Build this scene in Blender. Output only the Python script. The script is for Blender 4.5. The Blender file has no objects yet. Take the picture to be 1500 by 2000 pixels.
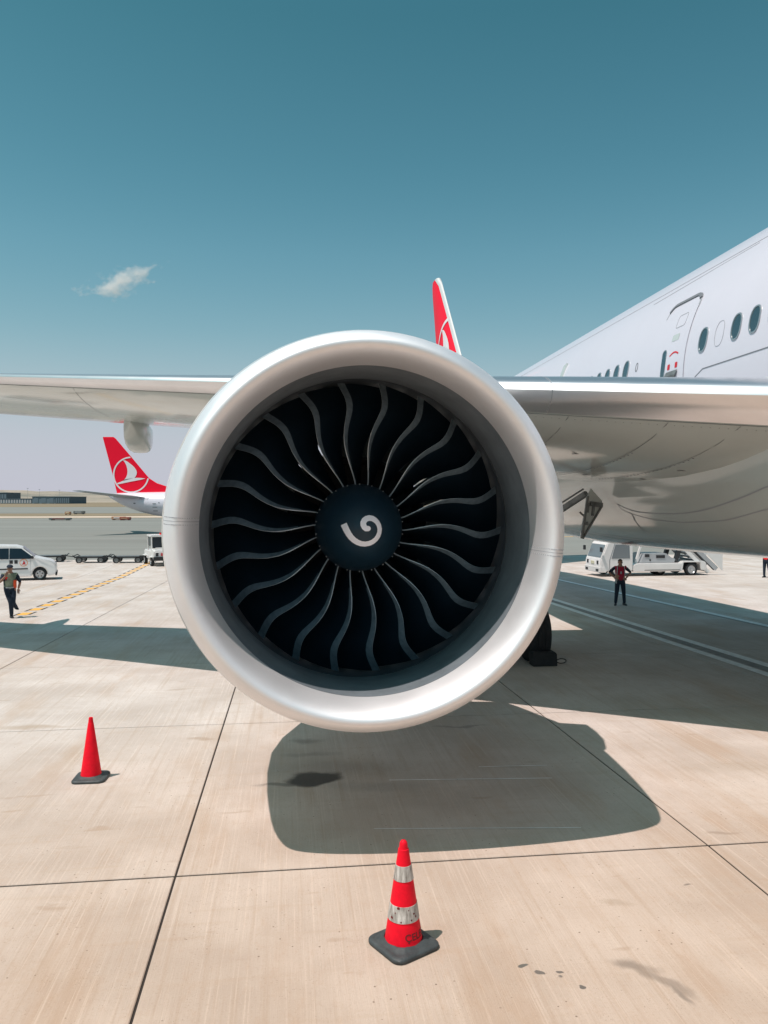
import bpy, bmesh, math, random
from mathutils import Vector, Matrix
random.seed(7)
S = bpy.context.scene
COL = S.collection
pi = math.pi
sin, cos, rad = math.sin, math.cos, math.radians

# ------------------------------------------------------------------ camera, sky, sun, exposure
CAM_H = 3.4
PITCH = math.atan(22/1500)
cam = bpy.data.objects.new('camera', bpy.data.cameras.new('camera'))
COL.objects.link(cam); S.camera = cam
cam.location = (0, 0, CAM_H); cam.rotation_euler = (pi/2-PITCH, 0, 0)
cam.data.sensor_fit = 'HORIZONTAL'; cam.data.sensor_width = 36; cam.data.lens = 36
cam.data.clip_start = .05; cam.data.clip_end = 12000

SUN = Vector((-.36, -.22, 1)).normalized()
W = bpy.data.worlds.new('World'); S.world = W; W.use_nodes = True
nt = W.node_tree; nt.nodes.clear()
sky = nt.nodes.new('ShaderNodeTexSky'); sky.sky_type = 'NISHITA'; sky.sun_disc = False
sky.sun_elevation = math.asin(SUN.z); sky.sun_rotation = math.atan2(SUN.x, SUN.y)
sky.air_density = 1.0; sky.dust_density = 2.0; sky.ozone_density = 1.6; sky.altitude = 0
geo_w = nt.nodes.new('ShaderNodeNewGeometry'); sep = nt.nodes.new('ShaderNodeSeparateXYZ')
neg = nt.nodes.new('ShaderNodeMath'); neg.operation = 'MULTIPLY'; neg.inputs[1].default_value = -1
nt.links.new(geo_w.outputs['Incoming'], sep.inputs[0]); nt.links.new(sep.outputs[2], neg.inputs[0])
def wramp(stops, interp_='LINEAR'):
    r = nt.nodes.new('ShaderNodeValToRGB'); r.color_ramp.interpolation = interp_
    while len(r.color_ramp.elements) < len(stops): r.color_ramp.elements.new(.5)
    for e, (p, c) in zip(r.color_ramp.elements, stops): e.position = p; e.color = (*c, 1)
    nt.links.new(neg.outputs[0], r.inputs[0]); return r
tr = wramp([(0, (.60, 1, .85)), (.30, (.56, 1.0, .83)), (.53, (.33, .80, .635)), (1, (.27, .76, .74))])   # teal tint on the sky, bluer above the frame to cool the shadows
hz = wramp([(0, (.96,)*3), (.075, (.90,)*3), (.14, (.50,)*3), (.21, (.17,)*3), (.30, (.03,)*3), (.40, (0,)*3)], 'B_SPLINE')   # pale haze layer at the horizon
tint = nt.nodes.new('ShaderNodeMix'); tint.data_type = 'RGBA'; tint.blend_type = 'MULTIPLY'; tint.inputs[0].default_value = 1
hmix = nt.nodes.new('ShaderNodeMix'); hmix.data_type = 'RGBA'
SKYS = .123
hmix.inputs[7].default_value = (.56/SKYS, .565/SKYS, .65/SKYS, 1)
bg = nt.nodes.new('ShaderNodeBackground'); bg.inputs[1].default_value = SKYS
wo = nt.nodes.new('ShaderNodeOutputWorld')
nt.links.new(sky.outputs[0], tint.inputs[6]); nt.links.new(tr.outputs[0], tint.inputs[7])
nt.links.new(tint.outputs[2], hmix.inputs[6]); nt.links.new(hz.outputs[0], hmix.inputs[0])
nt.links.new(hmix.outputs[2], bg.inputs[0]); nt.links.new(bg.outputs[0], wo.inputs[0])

sl = bpy.data.lights.new('sun', 'SUN'); sl.energy = 4.4; sl.angle = rad(.5); sl.color = (1, .87, .81)
so = bpy.data.objects.new('sun', sl); COL.objects.link(so)
so.rotation_euler = SUN.to_track_quat('Z', 'Y').to_euler(); so.location = (-20, -12, 50)
S.view_settings.view_transform = 'Standard'; S.view_settings.look = 'None'
S.view_settings.exposure = 0.0; S.view_settings.gamma = 1
S.view_settings.use_curve_mapping = False
S.cycles.max_bounces = 8; S.cycles.volume_bounces = 6

# ------------------------------------------------------------------ ground shape and pixel rays
A0 = Vector((-1.89, 6.91)); UH = Vector((cos(rad(7)), sin(rad(7)))); VH = Vector((-sin(rad(7)), cos(rad(7))))
SLAB = 5.13
def gz(x, y):                                  # the apron falls away gently for drainage
    b = (Vector((x, y))-A0).dot(VH)
    return -.0202*min(max(b, 0), 7*SLAB)
def G(px, py):                                 # the place on the apron seen along a sight line
    rx, rz = (px-750)/1500, (1000-py)/1500
    dy = cos(PITCH)+rz*sin(PITCH); dz = rz*cos(PITCH)-sin(PITCH)
    z = 0
    for _ in range(30):
        t = (z-CAM_H)/dz; z = gz(rx*t, dy*t)
    return Vector((rx*t, dy*t, z))
def at(px, py, d):
    rx, rz = (px-750)/1500, (1000-py)/1500
    dy = cos(PITCH)+rz*sin(PITCH); dz = rz*cos(PITCH)-sin(PITCH)
    t = d/dy
    return Vector((rx*t, d, CAM_H+dz*t))

# ------------------------------------------------------------------ materials
def N(nt, t, **k):
    n = nt.nodes.new(t)
    for a, b in k.items(): setattr(n, a, b)
    return n
def mat(name, col, rough=.5, metal=0, var=.0, vscale=3, bump=0, bscale=40, coat=0, stretch=None, var2=None, emit=None, spec=None, bdist=.01):
    m = bpy.data.materials.new(name); m.use_nodes = True
    t = m.node_tree; p = t.nodes['Principled BSDF']
    p.inputs['Base Color'].default_value = (*col, 1); p.inputs['Roughness'].default_value = rough
    p.inputs['Metallic'].default_value = metal; p.inputs['Coat Weight'].default_value = coat
    p.inputs['Coat Roughness'].default_value = .08
    if spec is not None: p.inputs['Specular IOR Level'].default_value = spec
    tc = N(t, 'ShaderNodeTexCoord'); src = tc.outputs['Object']
    if stretch:
        mp = N(t, 'ShaderNodeMapping'); mp.inputs['Scale'].default_value = stretch
        t.links.new(src, mp.inputs[0]); src = mp.outputs[0]
    if var:
        n = N(t, 'ShaderNodeTexNoise'); n.inputs['Scale'].default_value = vscale; n.inputs['Detail'].default_value = 7
        n.inputs['Roughness'].default_value = .65
        t.links.new(src, n.inputs['Vector'])
        r = N(t, 'ShaderNodeMapRange'); r.inputs[1].default_value = .3; r.inputs[2].default_value = .7
        t.links.new(n.outputs[0], r.inputs[0])
        mx = N(t, 'ShaderNodeMix', data_type='RGBA')
        c2 = var2 if var2 else tuple(c*(1-var) for c in col)
        mx.inputs[6].default_value = (*c2, 1); mx.inputs[7].default_value = (*[min(c*(1+var*.3), 1) for c in col], 1)
        t.links.new(r.outputs[0], mx.inputs[0]); t.links.new(mx.outputs[2], p.inputs['Base Color'])
        r2 = N(t, 'ShaderNodeMapRange'); r2.inputs[3].default_value = min(rough*1.25, 1); r2.inputs[4].default_value = rough*.85
        t.links.new(n.outputs[0], r2.inputs[0]); t.links.new(r2.outputs[0], p.inputs['Roughness'])
    if bump:
        n = N(t, 'ShaderNodeTexNoise'); n.inputs['Scale'].default_value = bscale; n.inputs['Detail'].default_value = 6
        t.links.new(src, n.inputs['Vector'])
        b = N(t, 'ShaderNodeBump'); b.inputs['Strength'].default_value = bump; b.inputs['Distance'].default_value = bdist
        t.links.new(n.outputs[0], b.inputs['Height']); t.links.new(b.outputs[0], p.inputs['Normal'])
    if emit: p.inputs['Emission Color'].default_value = (*emit, 1); p.inputs['Emission Strength'].default_value = 1
    return m

def concrete_material():
    m = bpy.data.materials.new('concrete'); m.use_nodes = True
    t = m.node_tree; p = t.nodes['Principled BSDF']; L = t.links.new
    geo = N(t, 'ShaderNodeNewGeometry')
    mp = N(t, 'ShaderNodeMapping'); mp.inputs['Rotation'].default_value = (0, 0, -rad(7)); L(geo.outputs['Position'], mp.inputs[0])
    def noise(scale, detail=6, rough=.6, st=None, w=None):
        src = mp.outputs[0]
        if st:
            q = N(t, 'ShaderNodeMapping'); q.inputs['Scale'].default_value = st; L(src, q.inputs[0]); src = q.outputs[0]
        n = N(t, 'ShaderNodeTexNoise'); n.inputs['Scale'].default_value = scale; n.inputs['Detail'].default_value = detail
        n.inputs['Roughness'].default_value = rough; L(src, n.inputs['Vector']); return n.outputs[0]
    def ramp(v, a, b, c=0., d=1.):
        r = N(t, 'ShaderNodeMapRange'); r.interpolation_type = 'SMOOTHSTEP'
        for i, q in enumerate((a, b, c, d)): r.inputs[i+1].default_value = q
        L(v, r.inputs[0]); return r.outputs[0]
    def mix(f, a, b, mode='MIX'):
        x = N(t, 'ShaderNodeMix', data_type='RGBA', blend_type=mode)
        for s_, v in ((0, f), (6, a), (7, b)):
            if isinstance(v, (int, float)): x.inputs[s_].default_value = v
            elif isinstance(v, tuple): x.inputs[s_].default_value = (*v, 1)
            else: L(v, x.inputs[s_])
        return x.outputs[2]
    def M(op, a, b=0.):
        x = N(t, 'ShaderNodeMath', operation=op)
        for i, v in enumerate((a, b)):
            if isinstance(v, (int, float)): x.inputs[i].default_value = v
            else: L(v, x.inputs[i])
        return x.outputs[0]
    c = mix(ramp(noise(.55, 8, .6), .32, .68), (.475, .42, .385), (.61, .562, .535))
    c = mix(M('MULTIPLY', ramp(noise(.9, 5, .6, (1.6, .35, 1)), .50, .72), .62), c, (.46, .35, .27))       # long warm weathering
    c = mix(M('MULTIPLY', ramp(noise(1.0, 3, .6, (14, .35, 1)), .5, .72), .42), c, (.43, .345, .28))    # broom strokes
    c = mix(M('MULTIPLY', ramp(noise(1.0, 3, .6, (45, .5, 1)), .52, .7), .36), c, (.74, .68, .64))
    c = mix(M('MULTIPLY', ramp(noise(.7, 2, .5, (.9, 11, 1)), .56, .74), .22), c, (.47, .38, .30))       # faint cross marks
    c = mix(M('MULTIPLY', ramp(noise(2.3, 3, .5, (.5, 1.6, 1)), .66, .74), .5), c, (.38, .29, .22))     # small rusty blotches
    # pits and specks, thicker in patches
    vor = N(t, 'ShaderNodeTexVoronoi'); vor.inputs['Scale'].default_value = 15; L(mp.outputs[0], vor.inputs['Vector'])
    sp = M('MULTIPLY', ramp(vor.outputs['Distance'], .15, .08), ramp(noise(1.1, 4), .46, .56))
    wn = N(t, 'ShaderNodeTexWhiteNoise'); L(vor.outputs['Position'], wn.inputs['Vector'])
    sp = M('MULTIPLY', sp, ramp(wn.outputs[0], .66, .70))
    vo2 = N(t, 'ShaderNodeTexVoronoi'); vo2.inputs['Scale'].default_value = 38; L(mp.outputs[0], vo2.inputs['Vector'])
    s2 = M('MULTIPLY', ramp(vo2.outputs['Distance'], .22, .10), ramp(noise(2.0, 4), .50, .60))
    c = mix(M('MULTIPLY', s2, .45), c, (.20, .15, .11))
    c = mix(M('MULTIPLY', sp, .85), c, (.13, .10, .075))
    c = mix(M('MULTIPLY', ramp(noise(48, 3, .7), .52, .70), .30), c, (.36, .28, .22))                # aggregate grain
    c = mix(M('MULTIPLY', ramp(noise(7, 6, .7, (1.5, .7, 1)), .50, .72), .30), c, (.47, .355, .27))     # hand sized mottling
    c = mix(M('MULTIPLY', ramp(noise(90, 2, .6), .60, .72), .25), c, (.80, .76, .72))
    # the pour nearest the camera is warmer and more worn
    sxyz = N(t, 'ShaderNodeSeparateXYZ'); L(mp.outputs[0], sxyz.inputs[0])
    c = mix(ramp(sxyz.outputs[1], ROWY+7, ROWY-4), c, mix(1., c, (.93, .775, .655), 'MULTIPLY'))
    # stains where they lie on the apron: centre, half sizes, turn, strength
    warp = N(t, 'ShaderNodeTexNoise'); warp.inputs['Scale'].default_value = 2.2; warp.inputs['Detail'].default_value = 6
    L(geo.outputs['Position'], warp.inputs['Vector'])
    dv = N(t, 'ShaderNodeVectorMath', operation='MULTIPLY_ADD'); L(warp.outputs[1], dv.inputs[0])
    dv.inputs[1].default_value = (.40, .40, 0); L(geo.outputs['Position'], dv.inputs[2])
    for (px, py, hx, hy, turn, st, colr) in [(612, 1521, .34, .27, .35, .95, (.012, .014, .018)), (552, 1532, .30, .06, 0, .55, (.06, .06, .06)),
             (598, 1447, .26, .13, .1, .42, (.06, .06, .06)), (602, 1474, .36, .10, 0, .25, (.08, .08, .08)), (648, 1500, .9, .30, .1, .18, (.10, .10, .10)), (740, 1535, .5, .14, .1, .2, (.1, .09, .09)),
             (1240, 1888, .15, .08, -.5, .60, (.12, .09, .07)), (1292, 1918, .16, .05, -.7, .50, (.12, .09, .07)), (1200, 1760, .16, .05, -.3, .35, (.30, .22, .15)), (1312, 1938, .10, .03, -.9, .55, (.10, .08, .07)), (1420, 1630, .16, .03, 0, .5, (.25, .18, .13)), (60, 1420, .5, .10, 0, .5, (.34, .25, .17)),
             (1025, 1888, .045, .03, .4, .9, (.05, .06, .06)), (1062, 1905, .03, .03, 0, .85, (.06, .06, .06)), (1100, 1900, .03, .025, 0, .85, (.06, .06, .06)), (1105, 1912, .025, .02, 0, .8, (.06, .06, .06)), (1137, 1937, .03, .025, .3, .9, (.06, .06, .06)), (1345, 1728, .04, .02, .3, .7, (.10, .08, .07)),
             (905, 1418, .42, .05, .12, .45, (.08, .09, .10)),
             (395, 1443, .22, .07, 0, .55, (.33, .24, .17)), (1470, 1500, .8, .2, 0, .3, (.34, .26, .19))]:
        g = G(px, py)
        sb = N(t, 'ShaderNodeVectorMath', operation='SUBTRACT'); L(dv.outputs[0], sb.inputs[0])
        sb.inputs[1].default_value = (g.x+.2, g.y+.2, 0)
        q = N(t, 'ShaderNodeMapping', vector_type='TEXTURE'); q.inputs['Rotation'].default_value = (0, 0, turn)
        q.inputs['Scale'].default_value = (hx, hy, 1e6); L(sb.outputs[0], q.inputs[0])
        ln = N(t, 'ShaderNodeVectorMath', operation='LENGTH'); L(q.outputs[0], ln.inputs[0])
        c = mix(M('MULTIPLY', ramp(ln.outputs[1], 1.15, .75) if st > .8 else ramp(ln.outputs[1], 1.5, .35), st), c, colr)
    # tone of each slab
    oi = N(t, 'ShaderNodeObjectInfo')
    c = mix(ramp(oi.outputs['Random'], 0, 1, 0, .16), c, (.40, .32, .26))
    L(c, p.inputs['Base Color']); p.inputs['Roughness'].default_value = .85; p.inputs['Specular IOR Level'].default_value = .25
    chip = N(t, 'ShaderNodeTexVoronoi'); chip.inputs['Scale'].default_value = 9; L(mp.outputs[0], chip.inputs['Vector'])
    b = N(t, 'ShaderNodeBump'); b.inputs['Strength'].default_value = .5; b.inputs['Distance'].default_value = .006
    L(noise(1.0, 5, .7, (60, 3, 4)), b.inputs['Height']); L(b.outputs[0], p.inputs['Normal'])
    return m

MT = {}
ROWY = -A0.x*sin(rad(7))+A0.y*cos(rad(7))
MT['concrete'] = concrete_material()
MT['joint'] = mat('joint_sealant', (.03, .022, .018), .9)
MT['asphalt'] = mat('asphalt', (.235, .235, .215), .9, var=.18, vscale=.05, bump=.2, bscale=30, stretch=(.25, 2.2, 1))
MT['grass'] = mat('dry_grass', (.26, .20, .125), .95, var=.35, vscale=.02, stretch=(.2, 1, 1))
MT['verge'] = mat('pale_verge', (.62, .50, .40), .9, var=.2, vscale=.05)
MT['hill'] = mat('hill_earth', (.40, .32, .25), .95, var=.7, vscale=.004, var2=(.13, .14, .12), stretch=(1, 1, 9))
MT['paintw'] = mat('white_line_paint', (.92, .91, .90), .6, var=.25, vscale=6)
MT['palestrip'] = mat('pale_strip', (.88, .86, .84), .8, var=.3, vscale=3)
MT['painty'] = mat('yellow_line_paint', (.80, .43, .09), .8, var=.2, vscale=5)
MT['paintk'] = mat('black_line_paint', (.04, .04, .04), .8, var=.2, vscale=5)
MT['white'] = mat('white_airliner_paint', (.70, .675, .745), .32, coat=.4, var=.035, vscale=.6)
MT['belly'] = mat('grey_underside_paint', (.56, .60, .58), .13, coat=.3, var=.08, vscale=.5)
MT['slat'] = mat('bare_slat_metal', (.80, .79, .81), .30, .95, var=.08, vscale=2, stretch=(.3, 1, 1))
MT['lip'] = mat('satin_lip_metal', (.88, .88, .90), .55, .80, var=.05, vscale=2.5, bump=.10, bscale=120, bdist=.0015)
MT['liner'] = mat('acoustic_liner', (.19, .22, .245), .40, .15, var=.3, vscale=3, bump=.1, bscale=200, bdist=.002)
MT['rubstrip'] = mat('abradable_strip', (.015, .018, .022), .6)
MT['case'] = mat('fan_case', (.05, .065, .08), .5)
MT['blade'] = mat('composite_blade', (.005, .015, .026), .38, var=.2, vscale=8)
MT['bladele'] = mat('blade_sheath', (.25, .33, .39), .42, .35, var=.3, vscale=14)
MT['bladeedge'] = mat('blade_edge_metal', (.60, .68, .72), .35, .5)
MT['spinner'] = mat('spinner_black', (.004, .025, .045), .5, var=.15, vscale=6)
MT['spiral'] = mat('spiral_white', (.92, .88, .92), .5)
MT['chrome'] = mat('bright_fastener', (.5, .5, .5), .35, .7)
MT['vane'] = mat('guide_vane_grey', (.10, .12, .13), .45, .2)
MT['seam'] = mat('panel_seam', (.17, .18, .20), .7)
MT['seam2'] = mat('faint_panel_seam', (.36, .37, .40), .7)
MT['glass'] = mat('cabin_window_pane', (.035, .06, .075), .12, coat=1)
MT['wframe'] = mat('window_frame_metal', (.42, .45, .47), .3, .6)
MT['red'] = mat('red_tail_paint', (.98, .002, .032), .5, var=.05, vscale=.4, spec=.22)
MT['logo'] = mat('white_logo_paint', (.82, .79, .80), .4)
MT['vred'] = mat('red_mark', (.62, .02, .03), .5)
MT['tyre'] = mat('tyre_rubber', (.018, .02, .023), .8, var=.3, vscale=8, bump=.3, bscale=30)
MT['rim'] = mat('wheel_rim', (.55, .56, .57), .35, .6)
MT['gear'] = mat('gear_grey_metal', (.22, .23, .23), .45, .3, var=.35, vscale=5)
MT['dark'] = mat('dark_recess', (.02, .023, .027), .7)
MT['cone'] = mat('cone_red_plastic', (.98, .003, .022), .55, var=.10, vscale=9, var2=(.72, .004, .02), spec=.2)
MT['band'] = mat('reflective_band', (.66, .62, .58), .5, var=.6, vscale=11, var2=(.16, .13, .11), stretch=(3, 3, .5))
MT['rubber'] = mat('cone_base_rubber', (.055, .065, .068), .55, var=.5, vscale=8, bump=.4, bscale=20)
MT['stencil'] = mat('stencil_ink', (.16, .008, .012), .7)
MT['vwhite'] = mat('vehicle_white', (.78, .77, .76), .32, coat=.5, var=.06, vscale=2)
MT['vgrey'] = mat('vehicle_grey', (.42, .44, .46), .45, var=.12, vscale=2)
MT['vdark'] = mat('vehicle_black', (.02, .022, .025), .5)
MT['vglass'] = mat('vehicle_glass', (.012, .024, .036), .12, spec=.35)
MT['tglass'] = mat('truck_cab_glass', (.17, .20, .22), .12, spec=.6)  # lighter base colour stands in for reflections and the view through the glass
MT['lamp'] = mat('lamp_lens', (.5, .5, .48), .15, coat=1)
MT['amber'] = mat('amber_lens', (.75, .25, .05), .3)
MT['mutedorange'] = mat('hazed_orange', (.50, .27, .16), .7)  # haze of distance put into these two muted colours
MT['mutedred'] = mat('hazed_red', (.34, .10, .07), .7)
MT['plate'] = mat('number_plate', (.65, .62, .45), .5)
MT['skin'] = mat('skin', (.36, .19, .13), .6)
MT['hair'] = mat('hair', (.025, .018, .015), .8)
MT['navy'] = mat('navy_cloth', (.012, .022, .040), .9, bump=.4, bscale=25)
MT['maroon'] = mat('crimson_cloth', (.42, .012, .04), .85, bump=.4, bscale=20)
MT['greycloth'] = mat('grey_cloth', (.40, .42, .43), .85)
MT['hiviz'] = mat('hi_vis_cloth', (.24, .27, .19), .8, var=.5, vscale=6, bump=.3, bscale=20)
MT['orange'] = mat('orange_cloth', (.85, .10, .03), .8)
MT['redcloth'] = mat('red_cloth', (.80, .02, .02), .8, bump=.3, bscale=20)
MT['shoe'] = mat('black_shoe', (.012, .012, .014), .5)
MT['bldg'] = mat('far_building_grey', (.15, .21, .26), .8, var=.1, vscale=.05)
MT['bldgd'] = mat('far_building_dark', (.08, .12, .15), .8)
MT['bldgw'] = mat('far_building_pale', (.45, .46, .48), .8)
MT['step'] = mat('stair_tread', (.22, .24, .25), .6)

# ------------------------------------------------------------------ mesh helpers
def link(name, me, m=None, parent=None, smooth=False):
    o = bpy.data.objects.new(name, me); COL.objects.link(o)
    if m is not None:
        for q in (m if isinstance(m, (list, tuple)) else [m]):
            me.materials.append(MT[q] if isinstance(q, str) else q)
    if parent is not None: o.parent = parent
    return o
def mesh(name, vs, fs, m=None, parent=None, smooth=False, recalc=True, mi=None):
    me = bpy.data.meshes.new(name); me.from_pydata([tuple(v) for v in vs], [], fs)
    if mi: me.polygons.foreach_set('material_index', mi)
    if recalc:
        bm = bmesh.new(); bm.from_mesh(me); bmesh.ops.recalc_face_normals(bm, faces=bm.faces); bm.to_mesh(me); bm.free()
    if smooth:
        me.polygons.foreach_set('use_smooth', [True]*len(me.polygons))
        if smooth is not True: me.set_sharp_from_angle(angle=rad(smooth))
    me.update()
    return link(name, me, m, parent)
class MB:
    def __init__(s): s.v = []; s.f = []; s.mi = []
    def add(s, vs, fs, mi=0):
        n = len(s.v); s.v += [Vector(v) for v in vs]; s.f += [tuple(i+n for i in f) for f in fs]; s.mi += [mi]*len(fs); return s
    def box(s, a, b, mi=0, M=None):
        x0, y0, z0 = a; x1, y1, z1 = b
        vs = [Vector(p) for p in ((x0,y0,z0),(x1,y0,z0),(x1,y1,z0),(x0,y1,z0),(x0,y0,z1),(x1,y0,z1),(x1,y1,z1),(x0,y1,z1))]
        if M: vs = [M@v for v in vs]
        return s.add(vs, [(0,3,2,1),(4,5,6,7),(0,1,5,4),(1,2,6,5),(2,3,7,6),(3,0,4,7)], mi)
    def tube(s, p, q, r0, r1=None, n=10, mi=0, caps=True):
        p, q = Vector(p), Vector(q); r1 = r0 if r1 is None else r1
        d = (q-p).normalized(); a = d.orthogonal().normalized(); b = d.cross(a)
        vs = [p+(a*cos(2*pi*i/n)+b*sin(2*pi*i/n))*r0 for i in range(n)]+[q+(a*cos(2*pi*i/n)+b*sin(2*pi*i/n))*r1 for i in range(n)]
        fs = [(i, (i+1)%n, n+(i+1)%n, n+i) for i in range(n)]
        if caps: fs += [tuple(range(n-1, -1, -1)), tuple(range(n, 2*n))]
        return s.add(vs, fs, mi)
    def bar(s, p, q, w, h, mi=0, up=(0, 0, 1)):
        p, q = Vector(p), Vector(q); d = (q-p).normalized(); x = d.cross(Vector(up)).normalized(); z = x.cross(d)
        vs = [c+x*a*w/2+z*b*h/2 for c in (p, q) for a, b in ((-1,-1),(1,-1),(1,1),(-1,1))]
        return s.add(vs, [(0,3,2,1),(4,5,6,7),(0,1,5,4),(1,2,6,5),(2,3,7,6),(3,0,4,7)], mi)
    def lathe(s, prof, c=(0, 0, 0), axis='z', n=24, mi=0, closed=False):
        c = Vector(c); vs = []
        for (a, r) in prof:
            for i in range(n):
                u, w = r*cos(2*pi*i/n), r*sin(2*pi*i/n)
                vs.append(c+{'z': Vector((u, w, a)), 'y': Vector((u, a, w)), 'x': Vector((a, u, w))}[axis])
        m = len(prof); fs = []
        for j in range(m if closed else m-1):
            for i in range(n):
                fs.append((j*n+i, j*n+(i+1)%n, ((j+1)%m)*n+(i+1)%n, ((j+1)%m)*n+i))
        return s.add(vs, fs, mi)
    def prism(s, poly, y0, y1, mi=0, f=None):    # side outline in x,z pushed along y
        n = len(poly); f = f or (lambda x, y, z: (x, y, z))
        vs = [f(x, y0, z) for x, z in poly]+[f(x, y1, z) for x, z in poly]
        return s.add(vs, [tuple(range(n)), tuple(range(2*n-1, n-1, -1))]+[(i, i+n, (i+1)%n+n, (i+1)%n) for i in range(n)], mi)
    def grid(s, rows, mi=0, wrap=False):
        n = len(rows[0]); vs = [v for r in rows for v in r]
        fs = [(j*n+i, j*n+(i+1)%n, (j+1)*n+(i+1)%n, (j+1)*n+i) for j in range(len(rows)-1) for i in range(n if wrap else n-1)]
        return s.add(vs, fs, mi)
    def build(s, name, m, parent=None, smooth=False, bevel=0, shift=None, seg=2):
        if shift: s.v = [v-Vector(shift) for v in s.v]
        o = mesh(name, s.v, s.f, m, parent, smooth=False, mi=s.mi)
        if bevel:
            bm = bmesh.new(); bm.from_mesh(o.data)
            es = [e for e in bm.edges if len(e.link_faces) == 2 and e.calc_face_angle(0) > rad(28)]
            bmesh.ops.bevel(bm, geom=es, offset=bevel, segments=seg, affect='EDGES', clamp_overlap=True)
            bm.to_mesh(o.data); bm.free()
        if smooth:
            o.data.polygons.foreach_set('use_smooth', [True]*len(o.data.polygons))
            if smooth is not True: o.data.set_sharp_from_angle(angle=rad(smooth))
        return o
def empty(name, loc, rz=0, label=None, cat=None, group=None):
    o = bpy.data.objects.new(name, None); COL.objects.link(o); o.empty_display_size = .2
    o.location = loc; o.rotation_euler = (0, 0, rz); return tag(o, label, cat, group)
def tag(o, label=None, cat=None, group=None, kind=None):
    if label: o['label'] = label
    if cat: o['category'] = cat
    if group: o['group'] = group
    if kind: o['kind'] = kind
    return o
def dup(o, name=None):
    c = o.copy(); COL.objects.link(c); return c
def copy_tree(o, parent=None):
    c = o.copy(); COL.objects.link(c); c.parent = parent
    for ch in list(o.children): copy_tree(ch, c)
    return c

# ------------------------------------------------------------------ the apron
def P(a, b, dz=0):
    p = A0+UH*a+VH*b
    return Vector((p.x, p.y, -.0202*min(max(b, 0), 7*SLAB)+dz))
C0, C1, R0, R1 = -6, 9, -3, 9
BEND = 48.6
apron = MB()
rows = [R0*SLAB, 0, 7*SLAB, BEND]
apron.grid([[P(a, b, -.014) for a in (C0*SLAB, C1*SLAB)] for b in rows])
apron = apron.build('apron', 'joint'); tag(apron, kind='structure')
def slab_mesh(w, l):
    g = .010; c = .007
    x, y = w/2-g, l/2-g*1.5
    v = [(sx*(x-k), sy*(y-k), z) for z, k in ((-.012, 0), (-.006, 0), (0, c)) for sx, sy in ((-1,-1),(1,-1),(1,1),(-1,1))]
    f = [(8,9,10,11)]+[(b+i, b+(i+1)%4, b+4+(i+1)%4, b+4+i) for b in (0, 4) for i in range(4)]
    me = bpy.data.meshes.new('slab'); me.from_pydata(v, [], f); me.materials.append(MT['concrete']); me.update(); return me
sm = slab_mesh(SLAB, SLAB); sm2 = slab_mesh(SLAB, BEND-9*SLAB)
for r in range(R0, R1+1):
    b0, b1 = r*SLAB, min((r+1)*SLAB, BEND)
    for c in range(C0, C1):
        o = bpy.data.objects.new('slab', sm if r < 9 else sm2); COL.objects.link(o); o.parent = apron
        m = P((c+.5)*SLAB, (b0+b1)/2); m.z = (P(0, b0).z+P(0, b1).z)/2
        o.location = m
        o.rotation_euler = (math.atan2(P(0, b1).z-P(0, b0).z, b1-b0), 0, rad(7))
# the apron goes on around the slabs
oa = MB()
far = 260
bl = [-far, R0*SLAB, 0, 7*SLAB, BEND]
oa.grid([[P(a, b) for a in (-far, C0*SLAB)] for b in bl]); oa.grid([[P(a, b) for a in (C1*SLAB, far)] for b in bl])
oa.grid([[P(a, b) for a in (C0*SLAB, C1*SLAB)] for b in (-far, R0*SLAB)])
tag(oa.build('outer_apron', 'concrete'), kind='structure')
ZF = -.0202*7*SLAB
gm = MB()
def ring_sheet(b0, b1, a0, a1, z): return [Vector((*(A0+UH*a+VH*b), z)) for a, b in ((a0, b0), (a1, b0), (a1, b1), (a0, b1))]
gm.add(ring_sheet(BEND, 9000, -9000, 9000, ZF-.03), [(0,1,2,3)])
gm.add(ring_sheet(-9000, BEND, -9000, -far, ZF-.03), [(0,1,2,3)]); gm.add(ring_sheet(-9000, BEND, far, 9000, ZF-.03), [(0,1,2,3)])
gm.add(ring_sheet(-9000, -far, -far, far, -.01), [(0,1,2,3)])
tag(gm.build('ground', 'grass'), kind='structure')
def sheet(name, b0, b1, m, dz, a0=-1500, a1=1500, kind='structure'):
    s = MB().add(ring_sheet(b0, b1, a0, a1, ZF+dz), [(0,1,2,3)]).build(name, m); return tag(s, kind=kind)
sheet('taxiway', BEND, 182, 'asphalt', -.004)
sheet('verge_strip', 188, 206, 'verge', -.01, a0=-86)
sheet('runway', 255, 520, 'asphalt', -.006)
sheet('far_concrete_strip', 60.5, 63, 'asphalt', .004)

# painted lines on the apron
def line_paint(name, p, q, w, m, lift=.004, segs=24, kind='structure'):
    p, q = Vector(p), Vector(q); d = (q-p); n = Vector((-d.y, d.x, 0)).normalized()*w/2
    rows = []
    for i in range(segs+1):
        c = p+d*i/segs
        rows.append([Vector((c.x+s*n.x, c.y+s*n.y, gz(c.x+s*n.x, c.y+s*n.y)+lift)) for s in (-1, 1)])
    return tag(MB().grid(rows).build(name, m), kind=kind)
def gl(px, py): return G(px, py)
MT['worn'] = mat('worn_marking_border', (.34, .32, .31), .85, var=.3, vscale=4)
line_paint('marking_border', gl(1040, 1159.5), gl(1560, 1324), .50, 'worn', lift=.004, segs=48)
line_paint('painted_line', gl(1040, 1158), gl(1560, 1318.5), .26, 'paintw', lift=.008, segs=48)
line_paint('painted_line', gl(1040, 1166), gl(1560, 1338), .24, 'paintw', lift=.008, segs=48)
line_paint('marking_border', gl(1040, 1122), gl(1560, 1238), .26, 'worn', lift=.004, segs=48)
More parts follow.
